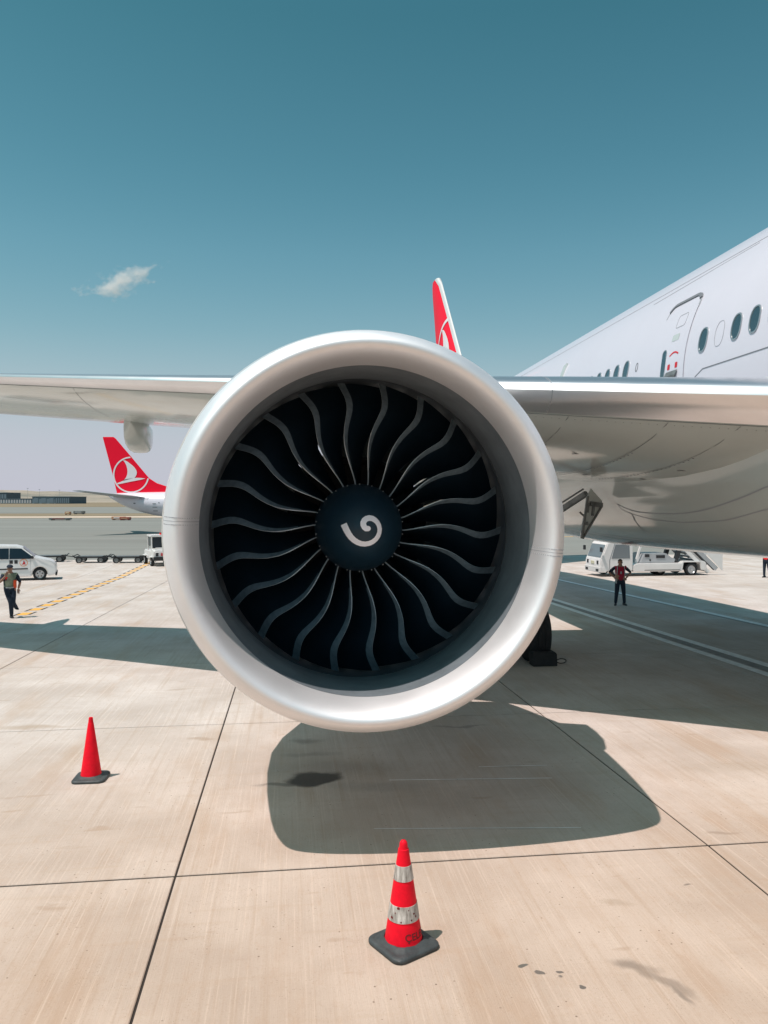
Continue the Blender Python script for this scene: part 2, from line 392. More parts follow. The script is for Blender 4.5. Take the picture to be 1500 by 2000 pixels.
line_paint('painted_line', gl(1040, 1121), gl(1560, 1236), .26, 'paintw', lift=.008, segs=48)
for (pa, pb, w_) in (((935, 1498), (1068, 1495), .018), ((760, 1524), (1078, 1520), .022), ((730, 1619), (1135, 1617), .014)):
    line_paint('pale_line', gl(*pa), gl(*pb), w_, 'palestrip', segs=6)  # thin strips laid on the slabs, paler than the concrete
line_paint('taxiway_centreline', gl(880, 1052), gl(1126, 1048), .6, 'painty', lift=.004+.0, segs=2)
# chequered yellow line to the tractor
q0, q1 = gl(38, 1203), gl(277, 1107); dd = (q1-q0); nrm = Vector((-dd.y, dd.x, 0)).normalized(); Ld = dd.length; dh = dd/Ld
k = 0; t0 = 0.; cell = 1.30
while t0 < Ld+6:
    for (o0, o1, w0, w1, m) in ((.18, .95, -.17, .17, 'painty'), (-.05, .80, .175, .25, 'paintk'), (.32, 1.17, -.25, -.175, 'paintk')):
        a, b = q0+dh*(t0+o0*.9), q0+dh*(t0+o1*.9)
        mbp = MB(); vs = []
        for c, w in ((a, w0), (b, w0), (b, w1), (a, w1)):
            v = c+nrm*w; vs.append(Vector((v.x, v.y, gz(v.x, v.y)+.005)))
        mbp.add(vs, [(0,1,2,3)]).build('yellow_marking' if m == 'painty' else 'black_marking', m, apron)
    t0 += cell

# ------------------------------------------------------------------ hills and far buildings
def hill_ridge(name, r0, hs, az0, az1, base, m):
    n = len(hs)*8; rows = []
    rnd = random.Random(3)
    for k, (dr, f) in enumerate(((0, 0), (.08, .35), (.16, .7), (.24, 1), (.36, .7), (.5, 0))):
        row = []
        for i in range(n+1):
            u = i/n*(len(hs)-1); j = min(int(u), len(hs)-2); h = hs[j]*(1-(u-j))+hs[j+1]*(u-j)
            az = az0+(az1-az0)*i/n; r = r0*(1+dr)
            row.append((sin(az)*r, cos(az)*r, base+h*f+(rnd.random()-.5)*h*.12*(f > 0)-(2 if f == 0 else 0)))
        rows.append(row)
    return tag(MB().grid(rows).build(name, m, smooth=True), kind='structure')
hill_ridge('hill', 1900, [30, 34, 31, 26, 30, 24, 22, 20, 27, 32, 30, 26, 22, 26, 24, 30, 26, 20, 24], rad(-48), rad(48), ZF, 'hill')
hill_ridge('distant_hill', 3000, [58, 62, 60, 56, 48, 36, 34, 40, 48, 46, 42, 46, 50, 44, 38, 42, 50], rad(-50), rad(50), ZF, 'hill')
def far_building(px0, px1, py0, d, depth, m, label, panes=0, pm='bldgw', roof=True):
    a, b = at(px0, py0, d), at(px1, py0, d)
    root = empty('far_building', ((a.x+b.x)/2, d+depth/2, ZF-.03), 0, label, 'building')
    w = b.x-a.x; h = a.z-ZF
    MB().box((-w/2, -depth/2, 0), (w/2, depth/2, h)).build('wall', m, root)
    if roof: MB().box((-w/2-.6, -depth/2-.6, h), (w/2+.6, depth/2+.6, h+.7)).build('roof', 'bldgd' if m != 'bldgd' else 'bldg', root)
    if panes:
        src = None
        for i in range(panes):
            ww = w/panes
            if src is None:
                src = MB().box((-.30*ww, -.35, 0), (.30*ww, 0, h*.72)).build('panel', pm, root); o = src
            else: o = dup(src)
            o.location = (-w/2+(i+.5)*ww, -depth/2-.02, h*.12)
    return root
far_building(-30, 13, 962.5, 1560, 60, 'bldgd', 'dark flat roofed terminal block at the far left edge, in front of the hill', 8, 'bldg')
far_building(0, 62, 974.5, 1100, 50, 'bldg', 'low grey building with a row of pale panels at the foot of the far hill', 12, 'bldgw')
far_building(63, 108, 970.5, 1080, 60, 'bldg', 'plain grey hangar block beside the striped dark hangar on the horizon', 3, 'bldg')
far_building(108.5, 136, 970.5, 1070, 60, 'bldgd', 'dark far hangar with vertical grey stripes on the horizon', 7, 'bldg')

# small far things on the airfield
def far_marker(px, py, w, h, dpt, m, m2, label, cat, name):
    w *= .6; h *= .55
    g = G(px, py); r = empty(name, (g.x, g.y, ZF), 0, label, cat)
    MB().box((-w/2, -dpt/2, .12), (w/2, dpt/2, h)).build('body', m, r, bevel=.08)
    MB().box((-w*.3, -dpt/2-.03, h*.5), (w*.3, -dpt/2, h*.8)).build('panel', m2, r)
    for s in (-1, 1): MB().box((s*w*.38-.12, -dpt*.4, -.02), (s*w*.38+.12, dpt*.4, .14)).build('foot', 'vdark', r)
far_marker(133, 1005, 2.6, 1.6, 1.2, 'mutedorange', 'plate', 'small orange marker board on the far grass in front of the runway', 'sign', 'marker_board')
far_marker(232, 1015.5, 4.5, 1.3, 1.6, 'mutedorange', 'vwhite', 'low orange barrier at the taxiway edge, left of the red one', 'barrier', 'runway_barrier')
far_marker(245, 1016, 3.4, 1.2, 1.6, 'mutedred', 'mutedorange', 'low red barrier at the taxiway edge, beside the orange one', 'barrier', 'runway_barrier')
far_marker(155, 1004, 5.0, 1.7, 2.0, 'gear', 'vgrey', 'dark low equipment cart on the far grass strip', 'cart', 'equipment_cart')
far_marker(118, 1016, 7.0, .9, 2.0, 'gear', 'mutedred', 'long low dark trailer on the far taxiway edge', 'trailer', 'low_trailer')

for i, (px, py, lb) in enumerate(((54, 953.5, 'thin far light mast standing above the dark left end of the hill'), (77, 955.5, 'thin far light mast on the horizon above the plain hangar block'), (116, 957, 'shortest thin light mast on the horizon, above the striped hangar'))):
    p = at(px, py, 1500); r = empty('light_mast', (p.x, p.y, ZF-.03), 0, lb, 'light mast', 'light masts on the horizon'); hgt = p.z-ZF
    MB().tube((0, 0, 0), (0, 0, hgt), .35, .18, 8).build('pole', 'bldgw', r)
    m_ = MB(); m_.box((-1.6, -.3, hgt-.6), (1.6, .3, hgt)); m_.build('lamp_head', 'bldg', r)
# ------------------------------------------------------------------ cloud
def cloud():
    o = MB()
    c = at(232, 551, 2600)
    bm = bmesh.new(); bmesh.ops.create_icosphere(bm, subdivisions=3, radius=1)
    me = bpy.data.meshes.new('cloud'); bm.to_mesh(me); bm.free()
    ob = link('cloud', me, None)
    ob.location = c; ob.scale = (215, 90, 66); ob.rotation_euler = (0, -rad(16), 0)
    m = bpy.data.materials.new('cloud_vapour'); m.use_nodes = True; t = m.node_tree; t.nodes.clear(); L = t.links.new
    out = N(t, 'ShaderNodeOutputMaterial'); v = N(t, 'ShaderNodeVolumePrincipled'); L(v.outputs[0], out.inputs['Volume'])
    v.inputs['Color'].default_value = (1, 1, 1, 1); v.inputs['Anisotropy'].default_value = -.35
    tc = N(t, 'ShaderNodeTexCoord'); n = N(t, 'ShaderNodeTexNoise'); n.inputs['Scale'].default_value = 2.5; n.inputs['Detail'].default_value = 7
    n.inputs['Roughness'].default_value = .6; mpc = N(t, 'ShaderNodeMapping'); mpc.inputs['Scale'].default_value = (1.5, .8, .75); L(tc.outputs['Object'], mpc.inputs[0]); L(mpc.outputs[0], n.inputs['Vector'])
    ln = N(t, 'ShaderNodeVectorMath', operation='LENGTH'); L(tc.outputs['Object'], ln.inputs[0])
    f = N(t, 'ShaderNodeMapRange'); f.inputs[1].default_value = .15; f.inputs[2].default_value = 1; f.inputs[3].default_value = .10; f.inputs[4].default_value = -.22
    L(ln.outputs[1], f.inputs[0])
    s = N(t, 'ShaderNodeMath', operation='ADD'); L(n.outputs[0], s.inputs[0]); L(f.outputs[0], s.inputs[1])
    r = N(t, 'ShaderNodeMapRange'); r.inputs[1].default_value = .50; r.inputs[2].default_value = .72; r.inputs[3].default_value = 0; r.inputs[4].default_value = .045
    L(s.outputs[0], r.inputs[0]); L(r.outputs[0], v.inputs['Density'])
    me.materials.append(m)
    tag(ob, 'small wispy white cloud low in the blue sky at the left', 'cloud')
cloud()

# ------------------------------------------------------------------ the big airliner
YAW = math.atan(160/1500)
OFF = Vector((9.8, 17.0, 0))                  # root stands under the fuselage
Rz = Matrix.Rotation(YAW, 3, 'Z')
jet = empty('airliner', Rz@OFF, YAW, 'large white twin engine airliner filling the frame, huge engine towards the camera', 'airplane')
jet.location.z = gz(*(Rz@OFF).xy)
JZ = jet.location.z
def jb(mb, name, m, parent=None, **k):         # build in airliner coordinates (x across, y aft, z up, origin under the camera)
    o = mb.build(name, m, None, shift=(OFF.x, OFF.y, JZ), **k); o.parent = parent or jet; return o
FX, FZ, FR = 9.8, 5.51, 3.16
secs = [(-20, .05, 4.6, 4.55), (-19.6, .7, 5.1, 3.9), (-18.5, 1.5, 5.9, 3.35), (-16.5, 2.25, 7.2, 2.75), (-14, 2.8, 8.2, 2.42), (-11, 3.16, 8.67, 2.35)]
secs += [(y, 3.16, 8.67, 2.35) for y in range(-7, 33, 4)]
secs += [(33, 3.1, 8.67, 2.55), (37, 2.85, 8.64, 3.2), (41, 2.5, 8.57, 4.0), (45, 2.0, 8.4, 4.8), (49, 1.5, 8.25, 5.6), (53, .9, 8.0, 6.4), (55.5, .45, 7.7, 6.9), (56.3, .12, 7.4, 7.1)]
mb = MB(); rows = []
for (y, w, zt, zb) in secs:
    n = 96; rows.append([Vector((FX+w*cos(2*pi*i/n), y, (zt+zb)/2+(zt-zb)/2*sin(2*pi*i/n))) for i in range(n)])
mb.grid(rows, wrap=True); fus = jb(mb, 'fuselage', 'white', smooth=True)
def fx(y, z, off=0):                           # near side of the cabin tube
    dz = z-FZ; r = FR+off
    return Vector((FX-math.sqrt(max(r*r-dz*dz, 0)), y-.1, z))
def falpha(y, a, off=0): return Vector((FX-(FR+off)*cos(a), y, FZ+(FR+off)*sin(a)))
def strip_on(pts, w, off=.004, closed=False):  # thin raised strip following points (y,z) of the cabin side
    mbs = MB(); n = len(pts)
    L = []
    for i in range(n):
        a = Vector(pts[(i-1) % n if closed else max(i-1, 0)]); b = Vector(pts[(i+1) % n if closed else min(i+1, n-1)])
        d = (b-a).normalized(); nn = Vector((-d.y, d.x))*w/2; p = Vector(pts[i])
        L.append([fx(*(p+nn), .001), fx(*(p+nn), off), fx(*(p-nn), off), fx(*(p-nn), .001)])
    if closed: L.append(L[0])
    return mbs.grid(L)
def rrect(y0, y1, z0, z1, r, n=6):
    out = []
    for cx, cz, a0 in ((y1-r, z1-r, 0), (y0+r, z1-r, 90), (y0+r, z0+r, 180), (y1-r, z0+r, 270)):
        for i in range(n+1):
            a = rad(a0+90*i/n); out.append((cx+r*cos(a), cz+r*sin(a)))
    return out
def fill_rows(pts, off, nz=10):
    zs = [p[1] for p in pts]; z0, z1 = min(zs)+1e-4, max(zs)-1e-4; rows = []
    for k in range(nz+1):
        z = z0+(z1-z0)*(.5-.5*cos(pi*k/nz)); xs = []
        for i in range(len(pts)):
            (a, za), (b, zb) = pts[i], pts[(i+1) % len(pts)]
            if (za-z)*(zb-z) <= 0 and abs(za-zb) > 1e-9: xs.append(a+(b-a)*(z-za)/(zb-za))
        rows.append([fx(min(xs)+(max(xs)-min(xs))*j/3, z, off) for j in range(4)])
    return MB().grid(rows)
WZ = 6.10
def oval(yc, zc, hw, hh, n=28, e=2.5):
    return [(yc+hw*math.copysign(abs(cos(t))**(2/e), cos(t)), zc+hh*math.copysign(abs(sin(t))**(2/e), sin(t))) for t in [2*pi*i/n for i in range(n)]]
wys = [10.90, 11.39, 12.38]+[10.90-.49*k for k in range(1, 7)]+[15.48+.50*k for k in range(0, 21)]
w0 = None
for y in wys:
    if w0 is None:
        yb = y
        fr = MB(); o1, o2 = oval(y, WZ, .138, .212), oval(y, WZ, .114, .188)
        fr.grid([[fx(*a, .002), fx(*a, .012), fx(*b, .012), fx(*b, .003)] for a, b in list(zip(o1, o2))+[(o1[0], o2[0])]])
        w0 = jb(fr, 'window', 'wframe', smooth=40)
        pane = jb(fill_rows(oval(y, WZ, .115, .189), .0045), 'pane', 'glass', w0, smooth=True)
    else:
        a = copy_tree(w0, jet); a.location = (0, y-yb, 0)
jb(strip_on(oval(11.88, WZ, .13, .205), .006, closed=True), 'window_plug', 'seam2')
# cabin door
DO = rrect(12.95, 14.14, 4.95, 7.08, .22)
door = jb(fill_rows(DO, .010, 24), 'door', 'white', smooth=True)
jb(strip_on(DO, .035, .014, True), 'door_seal', 'seam2', door)
jb(strip_on([p for p in DO if p[1] > 6.95], .05, .03), 'rain_gutter', 'seam', door)
dw = rrect(13.66, 13.81, 5.62, 6.18, .07)
jb(fill_rows(dw, .016), 'door_window', 'glass', door); jb(strip_on(dw, .02, .02, True), 'door_window_frame', 'wframe', door)
jb(strip_on(rrect(13.22, 13.56, 6.55, 6.78, .05, 3), .012, .014, True), 'door_vent_panel', 'seam2', door)
jb(fill_rows(rrect(13.30, 13.56, 6.30, 6.42, .02, 2), .013), 'placard', 'belly', door)
jb(strip_on([(13.52-.32*k/8, 5.98+.10*sin(pi*(k+2)/12)) for k in range(9)], .028, .014), 'red_arrow', 'vred', door)
for a in (13.18, 13.46): jb(fill_rows(rrect(a, a+.09, 5.78, 5.88, .01, 1), .014), 'red_mark', 'vred', door)
hb = MB(); hb.grid([[fx(13.16, 5.74, .02), fx(13.58, 5.74, .02)], [fx(13.16, 5.66, .05), fx(13.58, 5.66, .05)], [fx(13.30, 5.56, .02), fx(13.44, 5.56, .02)]])
jb(hb, 'door_handle', 'gear', door)
jb(strip_on(rrect(13.29, 13.59, 5.05, 5.13, .02, 2), .015, .014, True), 'placard', 'amber', door)
# skin seams
def zfa(a): return FZ+FR*sin(rad(a))
jb(strip_on([(y, zfa(43.5)) for y in (-10, 0, 8, 16, 24, 32)], .012, .0035), 'skin_seam', 'seam2')
jb(strip_on([(12.0, zfa(42)), (13.4, zfa(41)), (15.6, zfa(39.5))], .012, .0035), 'skin_seam', 'seam2')
jb(strip_on([(-8, 5.60), (6, 5.60), (12.3, 5.60), (12.6, 5.48), (12.84, 5.44)], .016, .0035), 'skin_seam', 'seam')
jb(strip_on(oval(14.95, WZ-.02, .045, .08), .02, closed=True), 'static_port', 'seam')
an = MB(); an.prism([(19.8, 6.4), (20.0, 6.4), (20.05, 7.0), (19.9, 7.05)], -.02, .02, f=lambda x, y, z: fx(x, z, .03+y))
jb(an, 'fuselage_mark', 'belly')

# wing-body fairing
def fairing():
    mbf = MB(); rows = []
    st = [(4.5, 3.0, 2.50, 4.6), (6.0, 3.10, 2.38, 4.7), (8, 3.22, 2.36, 4.75), (10.5, 3.38, 2.33, 4.7), (13.5, 3.48, 2.27, 4.6), (17, 3.48, 2.19, 4.5), (20, 3.45, 2.14, 4.45), (22.5, 3.38, 2.15, 4.4), (25, 3.25, 2.25, 4.4), (27.5, 3.12, 2.33, 4.5), (29, 2.95, 2.45, 4.5)]
    n = 64
    for (y, w, zb, zc) in st:
        row = []
        for i in range(n):
            a = 2*pi*i/n; e = 2/2.45
            cx_, sz_ = cos(a), sin(a)
            x = w*math.copysign(abs(cx_)**e, cx_)
            z = (zc-zb)*math.copysign(abs(sz_)**e, sz_) if sz_ < 0 else 1.2*sz_
            if z > 0: x = w*(abs(cx_)**e)*math.copysign(1, cx_)*(1-.0*z)
            row.append(Vector((FX+x, y, zc+z)))
        rows.append(row)
    mbf.grid(rows, wrap=True); return jb(mbf, 'belly_fairing', 'belly', smooth=True), st
fair, FST = fairing()
def fpoint(y, a, off=.004):                    # point on the fairing, a = angle below the horizontal on the near side
    for i in range(len(FST)-1):
        if FST[i][0] <= y <= FST[i+1][0]: break
    u = (y-FST[i][0])/(FST[i+1][0]-FST[i][0]); w, zb, zc = [FST[i][k]*(1-u)+FST[i+1][k]*u for k in (1, 2, 3)]
    e = 2/2.45; c_, s_ = cos(rad(a)), sin(rad(a))
    p = Vector((FX-w*c_**e, y, zc-(zc-zb)*s_**e)); nn = Vector((-c_, 0, -s_)); return p+nn*off
def fair_seam(pts, w=.03, m='seam'):
    rows = []
    for i, (y, a) in enumerate(pts):
        j = min(i+1, len(pts)-1); k = max(i-1, 0)
        d = (fpoint(*pts[j])-fpoint(*pts[k])).normalized(); p = fpoint(y, a); nn = Vector((-cos(rad(a)), 0, -sin(rad(a)))); s = d.cross(nn)*w/2
        rows.append([p+s, p-s])
    return jb(MB().grid(rows), 'panel_seam', m, fair)
def proj(p):
    w = Rz@p; z = w.z-CAM_H; d = w.y*cos(PITCH)-z*sin(PITCH)
    return 750+1500*w.x/d, 1000-1500*(z*cos(PITCH)+w.y*sin(PITCH))/d
FG = [((y, a), proj(fpoint(y, a))) for y in [6.5+.16*k for k in range(140)] for a in [1.4*k for k in range(64)]]
def fair_at(px, py): return min(FG, key=lambda g: (g[1][0]-px)**2+(g[1][1]-py)**2)[0]
def smooth_pts(P_):
    for _ in range(3): P_ = [P_[0]]+[tuple((P_[i-1][k]+2*P_[i][k]+P_[i+1][k])/4 for k in (0, 1)) for i in range(1, len(P_)-1)]+[P_[-1]]
    return P_
def seam_px(pts, w, m='seam'):
    dense = []
    for (a, b) in zip(pts, pts[1:]):
        for i in range(4): dense.append((a[0]+(b[0]-a[0])*i/4, a[1]+(b[1]-a[1])*i/4))
    fair_seam(smooth_pts([fair_at(*p) for p in dense+[pts[-1]]]), w, m)
seam_px([(1204, 984), (1226, 995), (1260, 1002), (1300, 1004), (1350, 1000), (1400, 988), (1450, 972), (1500, 950), (1560, 925)], .02, 'seam2')
seam_px([(1208, 985), (1218, 998), (1250, 1008), (1290, 1016), (1340, 1021), (1400, 1018), (1450, 1008), (1500, 996), (1560, 980)], .018, 'seam2')
seam_px([(1235, 1004), (1240, 1018), (1250, 1031), (1268, 1043)], .03, 'seam2')
seam_px([(1100, 1030), (1180, 1046), (1260, 1056), (1340, 1063), (1440, 1068)], .015, 'seam2')

# wings
def wing(sign):
    X = lambda x: FX+(x-FX)*sign
    def le(x):
        s = 5.03-x; return 9.96+.590*s, 4.86+.0975*s
    def te(x):
        if x > -1: return 20.35, 4.15+(5-x)*.167 if x < 5 else 4.15-(x-5)*.06
        y = 20.35+.30*(-1-x); 
        if x < -12: y += .28*(-12-x)
        return y, 5.15+(-1-x)*.092
    xs = [9.8, 8.2, 6.7, 5.5, 4, 2.5, 1, -1, -3, -5.3, -8, -11, -14, -17, -20, -22, -22.6]
    CP = [0, .004, .012, .03, .06, .10, .14, .2, .3, .42, .55, .7, .85, .95, 1]
    def sec(x, side):                          # list of points from nose to tail
        ly, lz = le(x); ty, tz = te(x); c = ty-ly
        tr = .125 if x > 4 else .125-.035*min((4-x)/12, 1)
        out = []
        for q in CP:
            yt = 5*tr*(.2969*math.sqrt(q)-.126*q-.3516*q*q+.2843*q**3-.1036*q**4)
            cam_ = (.03*side if side > 0 else 0)
            z = lz+(tz-lz)*q+yt*c*(side*(.86 if side > 0 else 1.0))
            out.append(Vector((X(x), ly+q*c, z)))
        return out
    K = 4                                       # first K chord stations belong to the slat
    lo = [sec(x, -1) for x in xs]; up = [sec(x, 1) for x in xs]
    w = MB()
    w.grid([r[K-1:] for r in lo], 0); w.grid([r[4:] for r in up], 1)
    w.add(lo[-1]+up[-1][::-1], [tuple(range(2*len(CP)))], 1)
    wo_ = jb(w, 'wing', ['belly', 'vgrey'], smooth=35)
    s = MB(); s.grid([[p for p in r[:K][::-1]]+[p for p in q[1:5]] for r, q in zip(lo, up)])
    jb(s, 'slat', 'slat', wo_, smooth=35)
    def lowpt(x, q, off=.004):
        ly, lz = le(x); ty, tz = te(x); c = ty-ly
        tr = .125 if x > 4 else .125-.035*min((4-x)/12, 1)
        yt = 5*tr*(.2969*math.sqrt(q)-.126*q-.3516*q*q+.2843*q**3-.1036*q**4)
        return Vector((X(x), ly+q*c, lz+(tz-lz)*q-yt*c-off))
    def uline(pts, wd=.012, name='panel_seam', m='seam'):
        rows = []
        for i, p in enumerate(pts):
            a = lowpt(*pts[max(i-1, 0)]); b = lowpt(*pts[min(i+1, len(pts)-1)]); d = (b-a).normalized(); sd = d.cross(Vector((0, 0, 1)))*wd/2
            rows.append([lowpt(*p)+sd, lowpt(*p)-sd])
        return jb(MB().grid(rows), name, m, wo_)
    uline([(x, .033) for x in [8, 7, 6, 5, 4, 3, 2, 1, 0, -2, -4, -6, -8, -10]], .02)
    for x in (5.9, 5.1, 3.9, 2.9, -4.5, -7.5): uline([(x, .035+.05*k) for k in range(11)], .010)
    for (xa, xb, q) in ((3.9, 5.1, .33), (5.1, 5.9, .30), (5.9, 7.2, .36), (2.9, 3.9, .45), (-7.5, -4.5, .35)): uline([(xa+(xb-xa)*k/4, q) for k in range(5)], .008)
    riv = MB()
    for (x, q0_, q1_) in ((5.14, .16, .5), (3.94, .16, .5), (5.94, .16, .5), (2.94, .16, .45)):
        for k in range(26):
            p = lowpt(x, q0_+(q1_-q0_)*k/25, 0); riv.box(p-Vector((.010, .010, .004)), p+Vector((.010, .010, .004)))
    for k in range(80):
        p = lowpt(7-k*.10, .042, 0); riv.box(p-Vector((.005, .005, .002)), p+Vector((.005, .005, .002)))
    tag(jb(riv, 'rivets', 'seam', wo_), kind='stuff')
    dr = MB()
    for (x, q) in ((4.5, .2), (4.5, .36), (5.4, .42), (6.2, .25), (6.3, .4), (6.6, .22), (3.4, .22), (6.5, .5)):
        p = lowpt(x, q, 0); dr.box(p-Vector((.07, .012, .006)), p+Vector((.07, .012, .004)))
    tag(jb(dr, 'drain_vents', 'seam', wo_), kind='stuff')
    # slat seams
    for x in (3.6, -7.0):
        rows = []
        for j in range(K-1, -1, -1):
            p = sec(x, -1)[j]; rows.append(p+Vector((0, -.006, -.003)))
        for j in range(1, 5): rows.append(sec(x, 1)[j]+Vector((0, -.006, .003)))
        jb(MB().grid([[p+Vector((-.006, 0, 0)), p+Vector((.006, 0, 0))] for p in rows]), 'slat_seam', 'seam2', wo_)
    # flap track fairings
    for x, L, wd, ht in ((-4.25, 2.5, .29, .42), (-9.8, 3.6, .30, .5), (-15.2, 3.4, .25, .42), (3.2, 3.4, .30, .45)):
        ty, tz = te(x); rows = []
        for k in range(15):
            u = k/14; y = ty-L*.62+L*u; sc = (sin(pi*min(u*1.02+.0, 1)**.62)**.55) if 0 < u < 1 else .02
            sc = max(sc, .02); zc = tz-.10-.02*u-(0.28*sin(pi*u))
            rows.append([Vector((X(x)+wd*sc*math.copysign(abs(cos(t))**.5, cos(t)), y, zc+(ht*sc)*math.copysign(abs(sin(t))**.55, sin(t)))) for t in [2*pi*i/20 for i in range(20)]])
        jb(MB().grid(rows, wrap=True), 'flap_track_fairing', 'belly', wo_, smooth=True)
    return le, te, lowpt
le, te, lowpt = wing(1); wing(-1)

# tail fin and its emblem
def fin_profile(z): return (46.0+(z-11.6)*1.06 if z > 9.3 else 46.0-2.44-(9.3-z)*1.9), (54.6+(z-11.6)*.36)
def fin_h(y, z):
    a, b = fin_profile(z); u = min(max((y-a)/(b-a), 0), 1); return .42*4*u*(1-u)*(1-.5*(z-8)/11)*(1 if u < .5 else 1)+.02
mb = MB(); mbz = [7.6, 8.4, 9.3, 10.5, 12, 13.5, 15, 16.5, 17.8, 18.6, 19.1, 19.4]
for side in (-1, 1):
    rows = []
    for z in mbz:
        a, b = fin_profile(z)
        if z > 18.6: b -= (z-18.6)*1.6; a += (z-18.6)*.5
        rows.append([Vector((FX+side*(fin_h(*(a+(b-a)*k/12, z)) if 0 < k < 12 else 0), a+(b-a)*k/12, z)) for k in range(13)])
    mb.grid(rows)
fin = jb(mb, 'tail_fin', 'red', smooth=50)
rows = []
for z in mbz[1:]:
    a, b = fin_profile(z)
    if z > 18.6: a += (z-18.6)*.5
    rows.append([Vector((FX+s*(fin_h(a+d, z)+.02)*(d > 0), a+d-.03, z)) for s, d in ((-1, .55), (-1, .3), (-1, .12), (-1, 0), (1, .12), (1, .3), (1, .55))])
jb(MB().grid(rows), 'leading_edge', 'vwhite', fin, smooth=True)
BIRD = [(575,645),(612,650),(655,672),(700,705),(745,740),(785,780),(812,822),(827,862),(822,905),(806,940),(782,968),(850,968),(915,972),(982,980),(900,1003),(820,1018),(740,1033),(600,1062),(478,1088),(455,1075),(470,1062),(540,1040),(600,1000),(632,955),(650,905),(656,850),(650,800),(636,745),(612,695),(588,662)]
def emblem_objs(c, r, place, parent, builder, inside):
    k = r/318; rg = MB()
    for i in range(180):
        v = []; ok = True
        for a, R_ in ((i, 305), (i, 331), (i+1, 331), (i+1, 305)):
            a = 2*pi*a/180; u, z = c[0]+cos(a)*R_*k, c[1]-sin(a)*R_*k
            ok = ok and inside(u, z); v.append(place(u, z))
        if ok: rg.add(v, [(0,1,2,3)])
    builder(rg, 'emblem_ring', 'logo', parent)
    # bird as strips between its outer and inner edges
    top = BIRD[0]; outer = BIRD[0:11]+[(782, 968)]; inner = [BIRD[0]]+BIRD[:18:-1]
    k = r/318
    def q(x, y): return place(c[0]+(x-720)*k, c[1]-(y-913)*k)
    def resamp(P_, n):
        L_ = [0]
        for a, b in zip(P_, P_[1:]): L_.append(L_[-1]+math.dist(a, b))
        out = []
        for i in range(n):
            s_ = L_[-1]*i/(n-1); j = 0
            while j < len(P_)-2 and L_[j+1] < s_: j += 1
            u = (s_-L_[j])/max(L_[j+1]-L_[j], 1e-9); out.append((P_[j][0]*(1-u)+P_[j+1][0]*u, P_[j][1]*(1-u)+P_[j+1][1]*u))
        return out
    n = 22; O = resamp([p for p in outer], n); I = resamp([BIRD[0], (588,662), (612,695), (636,745), (650,800), (656,850), (650,905), (632,955), (600,1000), (560, 1028)], n)
    m_ = MB(); m_.grid([[q(a[0]*(1-t)+b[0]*t, a[1]*(1-t)+b[1]*t) for t in (0, .33, .67, 1)] for a, b in zip(O, I)])
    B1 = resamp([(455,1075),(470,1062),(520,1046),(560,1028),(600,1000),(782,968),(850,968),(915,972),(982,980)], n); B2 = resamp([(455,1078),(478,1088),(600,1062),(740,1033),(820,1018),(900,1003),(982,980)], n)
    m_.grid([[q(a[0]*(1-t)+b[0]*t, a[1]*(1-t)+b[1]*t) for t in (0, .5, 1)] for a, b in zip(B1, B2)])
    builder(m_, 'emblem_bird', 'logo', parent)
emblem_objs((-50.3, 12.35), 3.15, lambda u, z: Vector((FX-fin_h(-u, z)-.03, -u, z)), fin, lambda m_, nm, mm, pr: jb(m_, nm, mm, pr), lambda u, z: fin_profile(z)[0]+.1 < -u < fin_profile(z)[1])
# horizontal stabilisers
for s in (-1, 1):
    rows = []
    for (dx, y0, y1, z, h) in ((0, 44.5, 53, 7.0, .35), (1.5, 45.5, 53.2, 7.1, .33), (6, 49.0, 54.6, 7.7, .2), (10.7, 52.6, 55.6, 8.3, .08)):
        rows.append([Vector((FX+s*dx, y0+(y1-y0)*u, z+h*v)) for u, v in ((0, 0), (.1, .6), (.35, 1), (.7, .6), (1, 0), (.7, -.6), (.35, -1), (.1, -.6))])
    m_ = MB(); m_.grid(rows, wrap=True); m_.add(rows[-1], [tuple(range(8))]); jb(m_, 'stabiliser', 'belly', smooth=40)

# engine ------------------------------------------------------------
EA = Vector((.010, 1, -.008)).normalized(); EU = EA.cross(Vector((0, 0, 1))).normalized(); EW = EU.cross(EA)
EC = Vector((.632, 7.08, 3.105))
RS = 1.028
def E(t, r, a):
    r *= RS
    return EC+EA*t+EU*(r*cos(a))+EW*(r*sin(a))
def elathe(prof, n=128, mi=0, c0=0, c1=2*pi, closed=False):
    m_ = MB(); rows = [[E(t, r, 2*pi*i/n) for i in range(n)] for t, r in prof]
    if closed: rows.append(rows[0])
    return m_.grid(rows, mi, wrap=True)
cowl_out = [(.27, 1.880), (.45, 1.925), (.7, 1.965), (1.1, 2.01), (1.6, 2.055), (2.3, 2.09), (3.1, 2.08), (3.8, 1.97), (4.5, 1.76), (5.0, 1.60), (5.25, 1.50)]
cowl_in = [(5.25, 1.46), (4.6, 1.54), (3.8, 1.62), (2.9, 1.66)]
cowl = jb(elathe(cowl_out+cowl_in), 'engine', 'vwhite', smooth=50)
lip_prof = [(.272, 1.878)]
for k in range(17):                            # rounded nose
    a = pi/2-pi*k/16
    lip_prof.append((.20-.20*cos(a), (1.735+.118*sin(a)) if a > 0 else (1.735+.115*sin(a))))
lip_prof = [(.272, 1.880), (.20, 1.858), (.13, 1.834), (.08, 1.812), (.04, 1.786), (.015, 1.762), (.003, 1.742), (0, 1.722), (.004, 1.702), (.018, 1.682), (.045, 1.660), (.09, 1.636), (.15, 1.614), (.22, 1.597), (.30, 1.584), (.385, 1.574)]
jb(elathe(lip_prof, 160), 'inlet_lip', 'lip', cowl, smooth=True)
